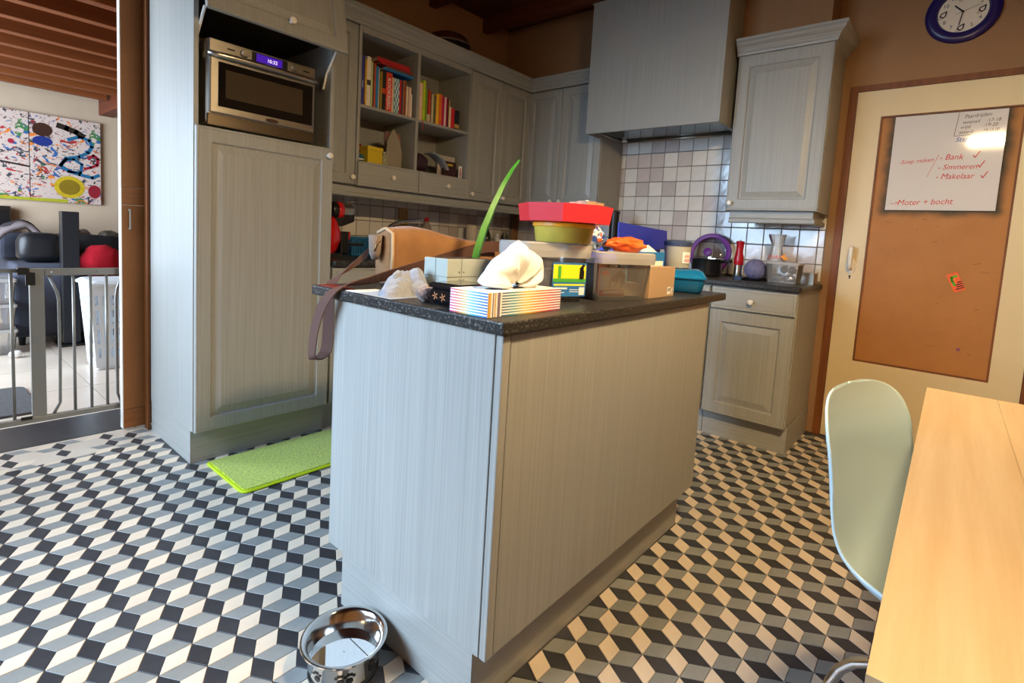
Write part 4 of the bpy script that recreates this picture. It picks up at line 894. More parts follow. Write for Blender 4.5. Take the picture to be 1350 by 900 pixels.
# label on the first box (its front is local -y)
def loc_quads(name, parent, quads, mats):
    mb = MB()
    for k, (u0, u1, z0, z1, y) in enumerate(quads): mb.add([(u0, y, z0), (u1, y, z0), (u1, y, z1), (u0, y, z1)], [(0, 1, 2, 3)], k)
    return mb.build(name, mats, parent, world=False)
ylw = M('label_yellow', C(232, 226, 40), .4); lbl = M('label_blue', C(44, 110, 178), .4); lgr = M('label_green', C(70, 160, 60), .4); lwh = M('label_white', C(226, 230, 230), .4)
yf = -.0765
loc_quads('label', c1, [(-0.0160, 0.0960, .018, .112, yf), (-0.0140, 0.0940, .062, .107, yf-.0004), (-0.0140, 0.0940, .058, .068, yf-.0006), (-0.0100, 0.0920, .048, .053, yf-.0004), (-0.0060, 0.0340, .038, .043, yf-.0004), (-0.0060, 0.0260, .028, .030, yf-.0004), (0.0420, 0.0780, .036, .038, yf-.0004), (0.0420, 0.0740, .030, .032, yf-.0004), (0.0740, 0.0920, .022, .044, yf-.0005)], [lbl, ylw, lgr, ylw, lwh, lwh, lwh, lwh, lwh])
dg = MB()
for a, b, w in (((.078, .070), (.079, .096), .012), ((.076, .096), (.085, .106), .008), ((.084, .070), (.085, .090), .006)): dg.merge(stroke_mb([(a[0], yf-.001, a[1]), (b[0], yf-.001, b[1])], w, (0, -1, 0)))
dg.build('dog_print', black_p, c1, world=False)
MB().merge(stroke_mb([(.006, yf-.001, .072), (.006, yf-.001, .100)], .010, (0, -1, 0))).build('green_print', lgr, c1, world=False)
# contents of the first box: dog-food bag
bagm = M('snack_bag', C(122, 92, 76), .4, col2=C(206, 194, 182), vscale=(14, 14, 14), vamt=.6)
top(MB().loft([[(p[0]*.8, p[1]*.8, p[2]) for p in rrect(.075, .045, .02, 0)], rrect(.085, .05, .02, .02), rrect(.06, .04, .02, .055), rrect(.02, .02, .01, .085)]).xf(Matrix.Translation((1.208, .900, ZI+.004)) @ R2(-22.9)), 'snack_bag', bagm, 'brown and white snack bag inside the clear box with the dog label', 'bag', smooth=True, auto=.9)
# card and papers inside the second box
cd = thing('dog_card', 'white card with a pale brown dog and red band inside the clear box', 'card', (1.464, .842, ZI), math.radians(-19.7))
yc = -.0795
MB().box(-.088, .012, yc, yc+.003, .010, .100).build('card', M('card_grey', C(206, 202, 196), .5), cd, world=False)
loc_quads('red_band', cd, [(-.088, .012, .014, .034, yc-.0004)], [M('band_red', C(196, 66, 30), .5)])
text_mb('ADDERE WINDELN', .010, (-.080, yc-.0006, .021), (1, 0, 0), (0, 0, 1)).build('white_print', paper, cd, world=False) if False else MB().merge(stroke_mb([(-.07, yc-.0008, .026), (.006, yc-.0008, .026)], .005, (0, -1, 0))).build('white_print', paper, cd, world=False)
sun = MB().add([(-.066+.016*math.cos(k*PI/12), yc-.0005, .078+.014*math.sin(k*PI/12)) for k in range(13)], [list(range(13))]); sun.build('orange_sun', orange, cd, world=False)
dog = MB()
for a, b, w in (((-.040, .064), (-.010, .084), .018), ((-.010, .084), (.004, .070), .016), ((-.044, .068), (-.050, .042), .009), ((-.014, .078), (-.030, .044), .008), ((.002, .072), (-.004, .040), .008)): dog.merge(stroke_mb([(a[0], yc-.0006, a[1]), (b[0], yc-.0006, b[1])], w, (0, -1, 0)))
dog.build('dog_picture', M('dog_tan', C(182, 146, 110), .5), cd, world=False)
def in2(mb): return mb.xf(Matrix.Translation((1.464, .842, ZI)) @ R2(-19.7))
top(in2(MB().box(-.082, .085, -.070, .07, .003, .012)), 'green_notebook', M('notebook_green', C(50, 70, 62), .5), 'dark green notebook lying in the clear box with papers', 'notebook')
top(in2(MB().box(.022, .086, -.068, -.020, .0125, .052)), 'white_carton', M('carton_white', C(224, 216, 206), .5), 'small white carton lying in the clear box with papers', 'carton')
for k, (rgb, w) in enumerate((((120, 112, 100), 'grey-brown'), ((170, 96, 62), 'rust'), ((196, 186, 166), 'cream'), ((110, 150, 166), 'dull blue'))):
    top(in2(MB().box(-.078+.042*k, -.045+.042*k, -.010, .068, .0125, .105+.004*(k % 2))), 'paper_stack', M('stack_%d' % k, C(*rgb), .7), 'upright %s bundle of papers in the clear box' % w, 'papers')

# yellow tub with the red octagonal box on it
yt = thing('yellow_tub', 'round mustard-yellow plastic tub on top of the clear box', 'tub', (1.240, .860, ZI+.167))
ytm = M('yellow_translucent', C(172, 156, 60), .3, col2=C(186, 170, 76), vscale=(8, 8, 8), vamt=1)
MB().lathe([(.076, 0), (.080, .004), (.086, .044), (.084, .0445)], (0, 0, 0), n=40).build('tub', ytm, yt, smooth=True, auto=.7, world=False, fix=True)
MB().lathe([(.088, .043), (.090, .045), (.090, .053), (.086, .056), (.02, .056)], (0, 0, 0), n=40).build('lid', M('lid_orange_yellow', C(224, 164, 40), .35), yt, smooth=True, auto=.7, world=False, fix=True)
rb = thing('octagonal_box', 'red eight-sided cardboard tray on the yellow tub', 'box', (1.240, .860, ZI+.2235), math.radians(10))
redm = M('red_card', C(206, 40, 52), .5)
oc = lambda r, z: [(r*math.cos(PI/4*k+PI/8), r*math.sin(PI/4*k+PI/8), z) for k in range(8)]
MB().loft([oc(.128, 0), oc(.136, .048), oc(.134, .048), oc(.126, .003)]).build('tray', redm, rb, world=False)
cup_m = M('kraft_pulp', C(214, 188, 150), .8)
for k, (dx, dy) in enumerate(((-.005, -.075), (.05, -.068), (.022, -.03))):
    t = thing('pulp_cup', 'cream paper cup sitting in the red eight-sided tray', 'cup', (1.240+dx, .860+dy, ZI+.2275), k*.6, group='paper cups in the red tray')
    MB().lathe([(.016, 0), (.024, .050), (.027, .056), (.022, .054), (.014, .004)], (0, 0, 0), n=14).build('cup', cup_m, t, world=False, fix=True, smooth=True, auto=.7)
    MB().lathe([(.005, .030), (.017, .045), (.012, .056), (.001, .060)], (0, 0, 0), n=12).build('filling', paper, t, world=False, fix=True, smooth=True)

# crumpled bags on the second box
def tri_mat():
    m = M('triangle_print', C(226, 226, 232), .5); nt = m.node_tree; N = nt.nodes.new; L = nt.links.new; b = nt.nodes['Principled BSDF']
    tc = N('ShaderNodeTexCoord'); v = N('ShaderNodeTexVoronoi'); v.inputs['Scale'].default_value = 75; L(tc.outputs['Object'], v.inputs['Vector'])
    r = N('ShaderNodeValToRGB'); r.color_ramp.interpolation = 'CONSTANT'; sp = N('ShaderNodeSeparateColor'); L(v.outputs['Color'], sp.inputs[0]); L(sp.outputs[0], r.inputs[0]); e = r.color_ramp.elements
    for k, (p, c) in enumerate(((0, (36, 64, 140)), (.32, (228, 228, 234)), (.66, (226, 96, 50)), (.78, (150, 180, 220)))):
        if k > 1: e.new(p)
        e[k].position = p; e[k].color = C(*c)
    L(r.outputs[0], b.inputs['Base Color']); return m
top(blob((1.398, .872, ZI+.188), .046, .042, .041, .30, 14, 8, 40, 24, flat=ZI+.1485), 'patterned_bag', tri_mat(), 'crumpled bag with blue and orange triangle print', 'bag', smooth=True)
top(blob((1.490, .792, ZI+.172), .078, .034, .023, .30, 7, 4, 44, 24, flat=ZI+.1485, rot=-.3), 'orange_bag', M('orange_plastic', C(236, 84, 30), .28, col2=C(246, 120, 60), vscale=(25, 25, 25), vamt=.5, bump=.8, bscale=(40, 40, 40)), 'crumpled bright orange plastic bag on the clear box lid', 'bag', smooth=True)
top(blob((1.535, .885, ZI+.163), .02, .016, .0145, .1, 8, 9), 'dark_pouch', black_p, 'small dark round pouch behind the orange bag', 'pouch', smooth=True)

# papers and boxes at the right end
bf = thing('beige_box', 'beige cardboard box with a small white barcode label', 'box', (1.68, .775, ZI))
kraft = M('beige_board', C(176, 146, 116), .7)
MB().box(1.580, 1.778, .745, .800, ZI, 1.028).build('carton', kraft, bf, bevel=.001)
MB().add([(1.722, .7445, ZI+.008), (1.750, .7445, ZI+.008), (1.750, .7445, ZI+.034), (1.722, .7445, ZI+.034)], [(0, 1, 2, 3)]).build('label', paper, bf)
br = MB()
for k in range(9): br.merge(stroke_mb([(1.726+.0024*k, .7440, ZI+.018), (1.726+.0024*k, .7440, ZI+.030)], .0011, (0, -1, 0)))
br.build('barcode', black_p, bf)
MB().loft([[(1.765+.009*math.cos(k*PI/8), .7446-h, ZI+.018+.012*math.sin(k*PI/8)) for k in range(16)] for h in (0, .0004)]).build('round_emblem', paper, bf, fix=True)
MB().merge(stroke_mb([(1.763, .7438, ZI+.012), (1.764, .7438, ZI+.026)], .005, (0, -1, 0))).build('emblem_print', black_p, bf)
top(MB().box(1.590, 1.800, .803, .806, ZI, 1.045), 'paper_sheet', paper, 'white papers standing behind the beige box', 'paper')
bb = thing('blue_brochure', 'bright blue brochure with white lettering behind the beige box', 'brochure', (1.71, .815, ZI))
MB().box(1.575, 1.830, .811, .818, ZI, 1.076).build('cover', M('brochure_blue', C(24, 116, 190), .4), bb, bevel=.001)
text_mb('WAR', .036, (1.600, .8105, 1.036), (1, 0, 0), (0, 0, 1), font_scale=.8).build('white_lettering', paper, bb)
bbx = thing('blue_box', 'deep blue cardboard box with a raised slanted flap', 'box', (1.87, 1.0, ZI))
dblue = M('deep_blue_card', C(30, 46, 168), .45)
MB().box(1.70, 2.06, .935, 1.12, ZI, 1.085).build('box', dblue, bbx, bevel=.002)
MB().add([(1.690, .930, 1.0855), (2.115, .930, 1.0855), (2.098, .930, 1.163), (1.686, .930, 1.176), (1.690, .934, 1.0855), (2.115, .934, 1.0855), (2.098, .934, 1.163), (1.686, .934, 1.176)], [(0, 1, 2, 3), (7, 6, 5, 4), (0, 4, 5, 1), (1, 5, 6, 2), (2, 6, 7, 3), (3, 7, 4, 0)]).build('flap', dblue, bbx)
ndl = top(MB().loft([sq(1.665, 1.86, .835, .925, ZI+.128), sq(1.660, 1.865, .83, .928, ZI+.140), sq(1.664, 1.861, .834, .924, ZI+.146)]).loft([sq(1.68, 1.845, .845, .915, ZI), sq(1.672, 1.853, .838, .922, ZI+.1275)]), 'navy_tub', M('navy_plastic', C(34, 62, 128), .35), 'navy blue plastic tub behind the blue brochure', 'tub', bevel=.003)
top(MB().add([(1.74, .86, ZI+.147), (1.85, .85, ZI+.147), (1.85, .89, ZI+.175), (1.78, .90, ZI+.160)], [(0, 1, 2), (0, 2, 3)]), 'torn_paper', paper, 'torn white scrap of paper on the navy tub', 'paper', solid=.001)
# teal lunch box with a jar on it
lbx = thing('lunch_box', 'teal blue plastic lunch box at the end of the island', 'lunch box', (2.030, .812, ZI), math.radians(24))
teal = M('teal_plastic', C(14, 104, 164), .25, coat=.2)
MB().loft([rrect(.088, .058, .02, 0), rrect(.096, .066, .022, .008), rrect(.106, .076, .024, .054)]).build('base', teal, lbx, smooth=True, auto=.7, world=False)
MB().loft([rrect(.110, .080, .026, .0545), rrect(.111, .081, .026, .060), rrect(.104, .074, .03, .068), rrect(.096, .066, .03, .082), rrect(.084, .054, .03, .088)]).build('lid', teal, lbx, smooth=True, auto=.7, world=False)
MB().tube([(-.10+.02*k, .02*math.sin(k*.9), .091+.002*(k % 2)) for k in range(8)], .002, 6).build('clip', chrome, lbx, world=False)
jr = thing('screw_jar', 'plastic jar with navy lid and a handwritten label on the lunch box', 'jar', (2.035, .850, ZI+.0885))
jm_ = clear_plastic('cloudy_jar', (.80, .79, .68), .6)
MB().lathe([(.044, 0), (.048, .004), (.052, .088), (.0505, .088), (.0465, .006), (.03, .003)], (0, 0, 0), n=32).build('jar', jm_, jr, smooth=True, auto=.7, world=False, fix=True)
MB().lathe([(.054, .0885), (.055, .092), (.055, .106), (.052, .109), (.02, .1095)], (0, 0, 0), n=32).build('lid', M('navy_lid', C(52, 66, 98), .35), jr, smooth=True, auto=.6, world=False, fix=True)
MB().lathe([(.02, .012), (.0455, .012), (.047, .030), (.02, .030)], (0, 0, 0), n=24).build('contents', M('flour', C(196, 186, 150), .9), jr, world=False, fix=True)
lab = MB()
for k in range(8):
    a0, a1 = -2.35+.09*k, -2.35+.09*(k+1)
    lab.add([(.0525*math.cos(a0), .0525*math.sin(a0), .022), (.0525*math.cos(a1), .0525*math.sin(a1), .022), (.0535*math.cos(a1), .0535*math.sin(a1), .066), (.0535*math.cos(a0), .0535*math.sin(a0), .066)], [(0, 1, 2, 3)])
lab.build('label', paper, jr, world=False)
ink = MB()
for k, z in ((0, .050), (1, .034)):
    for q in range(3):
        a = -2.2+.16*q; p0 = Vector((.0545*math.cos(a), .0545*math.sin(a), z-.005)); p1 = Vector((.0545*math.cos(a+.08), .0545*math.sin(a+.08), z+.006)); ink.merge(stroke_mb([p0, p1, p1+Vector((0, 0, -.009))], .002, (math.cos(a), math.sin(a), 0)))
ink.build('red_writing', red_ink, jr, world=False)

# ------------------------------------------------------------------ things on the wall worktops
ZC = .9255
cm = thing('coffee_machine', 'red and black capsule coffee machine beside the tall cabinet', 'coffee machine', (1.63, 2.72, ZC))
redg = M('gloss_red', C(190, 24, 24), .15, coat=.6)
MB().loft([[(1.58+a, 2.72+b, ZC+z) for a, b, z in rrect(.07, .08, .03, 0)], [(1.58+a, 2.72+b, ZC+.025) for a, b, z in rrect(.066, .076, .03, 0)]]).build('base', black_p, cm)
MB().loft([[(1.565+.02*math.sin(z*9)+r*math.cos(a*PI/12), 2.72+r*1.05*math.sin(a*PI/12), ZC+z) for a in range(24)] for z, r in ((.02, .052), (.05, .066), (.10, .076), (.15, .072), (.20, .055), (.23, .04))]).build('body', redg, cm, smooth=True)
MB().box(1.648, 1.70, 2.68, 2.76, ZC+.02, ZC+.15).build('front_column', black_p, cm, bevel=.008)
MB().lathe([(.02, -.045), (.046, -.042), (.050, -.03), (.050, -.012)], (1.64, 2.72, 1.193), 'x', 28).build('head_cap', black_p, cm, smooth=True, auto=.6, fix=True)
MB().lathe([(.0505, -.0115), (.053, 0), (.052, .022), (.051, .0225)], (1.64, 2.72, 1.193), 'x', 28).build('head_ring', redg, cm, smooth=True, fix=True)
MB().lathe([(.050, .023), (.050, .070), (.046, .085), (.03, .09)], (1.64, 2.72, 1.193), 'x', 28).build('head_chrome', steel, cm, smooth=True, auto=.6, fix=True)
MB().loft([[(1.60, 2.69, 1.10), (1.60, 2.75, 1.10), (1.60, 2.75, 1.15), (1.60, 2.69, 1.15)], [(1.66, 2.68, 1.105), (1.66, 2.76, 1.105), (1.66, 2.76, 1.16), (1.66, 2.68, 1.16)], [(1.735, 2.68, 1.135), (1.735, 2.76, 1.135), (1.735, 2.76, 1.175), (1.735, 2.68, 1.175)]]).build('neck', black_p, cm, bevel=.006, fix=True)
MB().tube([(1.70, 2.72, 1.235), (1.73, 2.72, 1.25), (1.76, 2.72, 1.248)], .006, 8).build('lever', chrome, cm, smooth=True)
MB().box(1.70, 1.80, 2.675, 2.765, .995, 1.010).build('cup_shelf', black_p, cm, bevel=.004)
MB().box(1.70, 1.722, 2.70, 2.74, 1.03, 1.075).build('capsule_slot', redg, cm, bevel=.004)
dr = thing('dish_rack', 'blue slatted dish rack standing behind the shoulder bag', 'dish rack', (1.98, 2.96, ZC))
blu = M('rack_blue', C(30, 106, 162), .4)
MB().box(1.86, 2.11, 2.90, 3.02, ZC, ZC+.012).box(1.86, 2.11, 2.90, 2.908, ZC+.105, ZC+.118).box(1.86, 2.11, 3.012, 3.02, ZC+.105, ZC+.118).build('frame', blu, dr, bevel=.002)
for k in range(15): MB().box(1.862+.0172*k, 1.871+.0172*k, 2.901, 2.907, ZC+.012, ZC+.105).build('slat', blu, dr)
MB().box(1.87, 2.10, 3.0, 3.006, ZC+.012, ZC+.105).build('back_plate', M('rack_dark', C(20, 66, 110), .5), dr)
tp_ = thing('kitchen_tap', 'chrome kitchen tap with a long curved spout', 'tap', (2.15, 2.96, ZC))
MB().lathe([(.026, 0), (.026, .02), (.018, .03), (.016, .10), (.02, .11)], (2.15, 2.96, ZC), n=20).build('base', chrome, tp_, smooth=True, auto=.7, fix=True)
MB().tube([(2.15, 2.96, 1.03), (2.155, 2.96, 1.08), (2.185, 2.955, 1.125), (2.25, 2.95, 1.157), (2.35, 2.945, 1.175), (2.44, 2.94, 1.186), (2.462, 2.94, 1.178)], .011, 10).build('spout', chrome, tp_, smooth=True)
MB().tube([(2.15, 2.96, 1.03), (2.135, 2.955, 1.06), (2.15, 2.95, 1.10)], .006, 8).build('lever', chrome, tp_, smooth=True)
def bottle(label, x, y, prof, parts, n=20):
    t = thing('bottle', label, 'bottle', (x, y, ZC))
    for nm, pr, m in parts: MB().lathe(pr, (x, y, ZC), n=n).build(nm, m, t, smooth=True, auto=.8, fix=True)
    return t
bottle('clear washing-up bottle with blue liquid and red cap', 2.50, 2.945, None, [('body', [(.036, 0), (.038, .01), (.038, .19)], M('blue_liquid', C(26, 40, 130), .2)), ('shoulder', [(.038, .1905), (.034, .215), (.016, .25)], M('clear_shoulder', C(150, 140, 136), .2)), ('cap', [(.016, .2505), (.018, .255), (.016, .272), (.01, .28)], M('cap_red', C(176, 20, 30), .35))])
bottle('green glass wine bottle with red capsule by the corner', 3.15, 2.95, None, [('glass', [(.038, 0), (.04, .01), (.04, .15), (.032, .185), (.016, .22), (.015, .272)], M('wine_green', C(38, 40, 16), .12, coat=.4)), ('capsule', [(.0165, .2725), (.0165, .312), (.015, .313)], MATS['cap_red'])])
bottle('plain white plastic bottle right of the wine bottle', 3.26, 2.93, None, [('body', [(.03, 0), (.031, .01), (.031, .13), (.012, .165)], white_p), ('cap', [(.013, .1655), (.013, .195)], white_p)])
top(MB().lathe([(.04, 0), (.041, .003), (.041, .245), (.039, .25)], (2.965, 2.945, ZC), n=24), 'kitchen_roll', M('roll_white', C(206, 196, 180), .9, bump=.3, bscale=(200, 200, 200)), 'upright white kitchen roll against the tiles', 'kitchen roll', smooth=True, auto=.7, fix=True)
pt = thing('plate', 'grey-rimmed dark green plate leaning in the tiled corner', 'plate', (3.42, 2.98, ZC))
pmx = Matrix.Translation((3.45, 2.985, 1.040)) @ Matrix.Rotation(math.radians(-12), 4, 'X') @ Matrix.Rotation(.5, 4, 'Z')
MB().lathe([(.114, -.006), (.114, 0), (.085, -.004), (.08, .004)], n=36, axis='y').xf(pmx).build('rim', M('plate_grey', C(150, 148, 140), .3), pt, fix=True)
MB().lathe([(.083, -.0075), (.083, -.0068)], n=32, axis='y').xf(pmx).build('well', M('plate_green', C(60, 72, 60), .3), pt, fix=True)
top(MB().box(3.33, 3.40, 2.86, 2.92, ZC, ZC+.12).loft([sq(3.332, 3.398, 2.862, 2.918, ZC+.1205), sq(3.345, 3.385, 2.875, 2.905, ZC+.145)]), 'spice_carton', M('carton_cream', C(196, 188, 168), .6), 'cream carton standing before the leaning plate', 'carton', bevel=.002)

gl = thing('glass_pan_lid', 'glass pan lid with a purple silicone rim leaning on the tiles', 'pan lid', (3.58, 1.262, ZC))
pur = M('purple_silicone', C(104, 40, 132), .4)
lmx = Matrix.Translation((3.565, 1.262, 1.066)) @ Matrix.Rotation(math.radians(14), 4, 'Y')
MB().lathe([(.108, -.010), (.112, -.014), (.138, -.012), (.142, 0), (.138, .006), (.110, .004)], axis='x', n=48, cap=False).xf(lmx).build('rim', pur, gl, smooth=True, auto=.9, fix=True)
MB().lathe([(.110, -.004), (.07, -.018), (.02, -.024)], axis='x', n=36).xf(lmx).build('glass', glass_m, gl, smooth=True, fix=True)
MB().lathe([(.012, -.024), (.014, -.034), (.027, -.04), (.027, -.052), (.02, -.056)], axis='x', n=24).xf(lmx).build('knob', pur, gl, smooth=True, auto=.6, fix=True)
pa = thing('saucepan', 'black saucepan with side handle before the purple-rimmed lid', 'saucepan', (3.36, 1.205, ZC))
MB().lathe([(.082, 0), (.090, .008), (.093, .105), (.095, .108), (.090, .108), (.087, .01), (.05, .006)], (3.36, 1.205, ZC), n=36).build('pan', M('pan_black', C(24, 24, 26), .3), pa, smooth=True, auto=.7, fix=True)
MB().tube([(3.345, 1.114, 1.018), (3.335, 1.085, 1.026), (3.32, 1.04, 1.030)], [.008, .010, .011], 8).build('handle', black_p, pa, smooth=True)
pmill = thing('pepper_mill', 'red pepper mill with a steel foot', 'pepper mill', (3.33, 1.000, ZC))
MB().lathe([(.024, 0), (.026, .004), (.022, .05), (.023, .085)], (3.33, 1.0, ZC), n=24).build('foot', steel, pmill, smooth=True, auto=.7, fix=True)
MB().lathe([(.0265, .0855), (.028, .10), (.027, .13), (.020, .165), (.022, .21), (.0245, .226), (.022, .230)], (3.33, 1.0, ZC), n=24).build('body', M('mill_red', C(170, 22, 36), .25), pmill, smooth=True, auto=.7, fix=True)
MB().lathe([(.006, .2305), (.006, .236)], (3.33, 1.0, ZC), n=12).build('top_nut', steel, pmill, fix=True)
top(MB().lathe([(.030, 0), (.034, .004), (.034, .385), (.037, .388), (.037, .400), (.034, .402)], (3.35, 1.888, ZC), n=24), 'tall_black_bottle', black_p, 'tall black bottle between the red tray and the hood tiles', 'bottle', smooth=True, auto=.6, fix=True)
top(MB().loft([[(3.345+a, .912+b, ZC+z) for a, b, z in rrect(.085, .058, .01, 0)], [(3.345+a, .912+b, ZC+z) for a, b, z in rrect(.092, .065, .012, .014)], [(3.345+a, .912+b, ZC+z) for a, b, z in rrect(.089, .062, .012, .014)], [(3.345+a, .912+b, ZC+z) for a, b, z in rrect(.083, .056, .01, .003)]]), 'black_tray', black_p, 'shallow black tray under the yarn ball', 'tray')
yn = thing('yarn_ball', 'round ball of lavender-grey yarn on the black tray', 'yarn', (3.345, .905, ZC+.004))
ynm = M('yarn_lavender', C(122, 122, 158), .95, col2=C(96, 96, 130), vscale=(40, 300, 40), vamt=1, bump=.8, bscale=(40, 400, 40))
MB().merge(blob((3.345, .905, ZC+.066), .060, .060, .060, .05, 10, 1, 32, 20)).build('core', ynm, yn, smooth=True)
for k in range(9):
    a = k*PI/9; ring = []
    for i in range(25):
        th = 2*PI*i/24; v = Vector((math.cos(th)*math.cos(a)*.4+math.sin(th)*.0, math.cos(th)*math.sin(a), math.sin(th))).normalized()*.0605
        ring.append((3.345+v.x, .905+v.y, ZC+.066+v.z))
    MB().tube(ring, .0022, 6).build('strand', ynm, yn, smooth=True)
top(MB().loft([[(3.235+a, .965+b, ZC+z) for a, b, z in rrect(.018, .022, .008, 0)], [(3.235+a, .965+b, ZC+z) for a, b, z in rrect(.02, .024, .01, .018)], [(3.235+a, .965+b, ZC+z) for a, b, z in rrect(.01, .014, .006, .022)]]), 'blue_tape', M('tape_blue', C(50, 66, 96), .5), 'small slate blue lump between pepper mill and yarn', 'tape', smooth=True, auto=.7)
tub = thing('clear_tub', 'clear plastic tub full of crumpled silver wrappers', 'tub', (3.335, .742, ZC))
MB().loft([rrect(.062, .078, .012, 0), rrect(.070, .086, .014, .112), rrect(.068, .084, .013, .112), rrect(.060, .076, .011, .002)]).build('tub', clear_m, tub, world=False)
MB().loft([rrect(.074, .090, .015, .108), rrect(.074, .090, .015, .122), rrect(.060, .076, .012, .124)]).build('lid', frost, tub, world=False)
foil = M('foil', C(190, 190, 196), .22, metal=.8, bump=1, bscale=(60, 60, 60), col2=C(110, 110, 120), vscale=(40, 40, 40), vamt=.6)
for k, (dx, dy, dz) in enumerate(((-.026, -.045, .030), (-.026, .022, .030), (.026, -.02, .030), (.026, .044, .030), (-.012, .0, .078), (-.012, -.044, .076))):
    top(blob((3.335+dx, .742+dy, ZC+dz), .024, .020, .020, .3, 10, k, 20, 14), 'foil_wrapper', foil, 'crumpled silver wrapper inside the clear tub', 'wrapper', group='silver wrappers in the clear tub', smooth=True)
tn = thing('metal_tin', 'small open grey metal tin at the end of the worktop', 'tin', (3.50, .645, ZC))
MB().loft([rrect(.055, .038, .004, 0), rrect(.055, .038, .004, .064), rrect(.053, .036, .003, .064), rrect(.053, .036, .003, .002)]).build('tin', steel, tn, world=False)
MB().box(-.05, .05, -.034, .034, .056, .0575).build('contents', black_p, tn, world=False)
pbm = clear_plastic('plastic_bag', (.9, .88, .84), .38)
pbg = thing('plastic_bag', 'knotted see-through plastic bag with red print and orange butterfly', 'plastic bag', (3.51, .835, ZC))
rings = []
for z, r in ((.001, .045), (.03, .062), (.09, .060), (.14, .045), (.18, .034), (.22, .030), (.27, .040), (.285, .044)):
    rings.append([(3.51+r*.7*math.cos(2*PI*i/28)*(1+.5*fbm((math.cos(i*.9), i*.2, z*9), 2)), .835+r*math.sin(2*PI*i/28)*(1+.5*fbm((i*.3, math.sin(i), z*8), 2)), ZC+z) for i in range(28)])
MB().loft(rings, cap1=False).build('bag', pbm, pbg, smooth=True)
MB().merge(text_mb('SNAV', .032, (3.462, .875, ZC+.135), RG, UP, shear=.3)).build('red_print', red_ink, pbg)
bfm = MB().add([(3.458, .80, ZC+.150), (3.455, .775, ZC+.172), (3.455, .770, ZC+.150), (3.456, .745, ZC+.142), (3.457, .775, ZC+.128)], [(0, 4, 3, 2, 1)]); bfm.build('butterfly', M('butterfly_orange', C(232, 150, 40), .5), pbg, solid=.001)

# ------------------------------------------------------------------ floor things
mt = thing('kitchen_mat', 'lime green mat in front of the tall cabinet', 'mat', (1.19, 2.285, 0))
lime = M('lime_pile', C(196, 212, 16), .95, col2=C(112, 128, 4), vscale=(150, 150, 150), vamt=.5, bump=1, bscale=(150, 150, 150), sheen=.4)
MB().loft([rrect(.316, .196, .03, .0012), rrect(.318, .198, .03, .006), rrect(.312, .192, .028, .010)]).build('border', M('lime_border', C(180, 200, 14), .7), mt, world=False)
MB().loft([rrect(.306, .186, .026, .0102), rrect(.302, .182, .024, .014)]).build('pile', lime, mt, world=False)
dbw = thing('dog_bowl', 'stainless steel dog bowl with black paw prints and water', 'dog bowl', (.697, 1.066, 0))
MB().lathe([(.080, .001), (.082, .008), (.094, .070), (.099, .078), (.1045, .081), (.1045, .085), (.100, .086), (.094, .082), (.088, .076), (.074, .012), (.04, .008)], (0, 0, 0), n=56).build('bowl', bowl_steel, dbw, smooth=True, auto=.9, world=False, fix=True)
MB().lathe([(.0835, -.0005), (.0855, .0005), (.0845, .007), (.081, .0075)], (0, 0, 0), n=48, cap=False).build('rubber_foot', black_p, dbw, smooth=True, world=False, fix=True)
wm = M('water', (1, 1, 1, 1), .02, trans=1, ior=1.33)
MB().lathe([(.002, .040), (.0815, .040)], (0, 0, 0), n=48, cap=False).build('water', wm, dbw, world=False)
def bsurf(a, z): r = .082+(z-.008)/.062*.012+.0006; return Vector((r*math.cos(a), r*math.sin(a), z))
for a0 in (-2.22, -1.98, -2.9, -1.3):
    pw = MB()
    for da, dz, rr in ((0, 0, .0085), (-.11, .013, .0038), (-.04, .018, .0042), (.04, .018, .0042), (.11, .013, .0038)):
        c0 = bsurf(a0+da, .034+dz); tt = Vector((-math.sin(a0), math.cos(a0), 0)); uu = Vector((.19*math.cos(a0), .19*math.sin(a0), .98))
        pw.add([c0+tt*rr*math.cos(k*PI/6)+uu*rr*math.sin(k*PI/6) for k in range(12)], [list(range(12))])
    pw.build('paw_print', black_p, dbw, world=False)

# ------------------------------------------------------------------ dining table, chair, lamp
tbl = thing('dining_table', 'light oak dining table with a plain plank top', 'table', (1.18, -.42, 0))
PW = .145
for k in range(6):
    y1 = .021-k*PW; MB().box(.520, 1.850, y1-PW+.0003, y1, .722, .750).build('plank', table_m, tbl, bevel=.0005)
MB().box(.58, 1.79, -.80, -.78, .65, .7215).box(.58, 1.79, -.06, -.04, .65, .7215).build('apron', table_edge, tbl)
for x in (.545, 1.765):
    for y in (-.835, -.06): MB().box(x, x+.06, y, y+.06, 0, .7215).build('leg', table_edge, tbl, bevel=.003)
ch = thing('shell_chair', 'pale mint plastic shell chair pushed up to the oak table', 'chair', (1.272, -.058, 0), math.radians(-14))
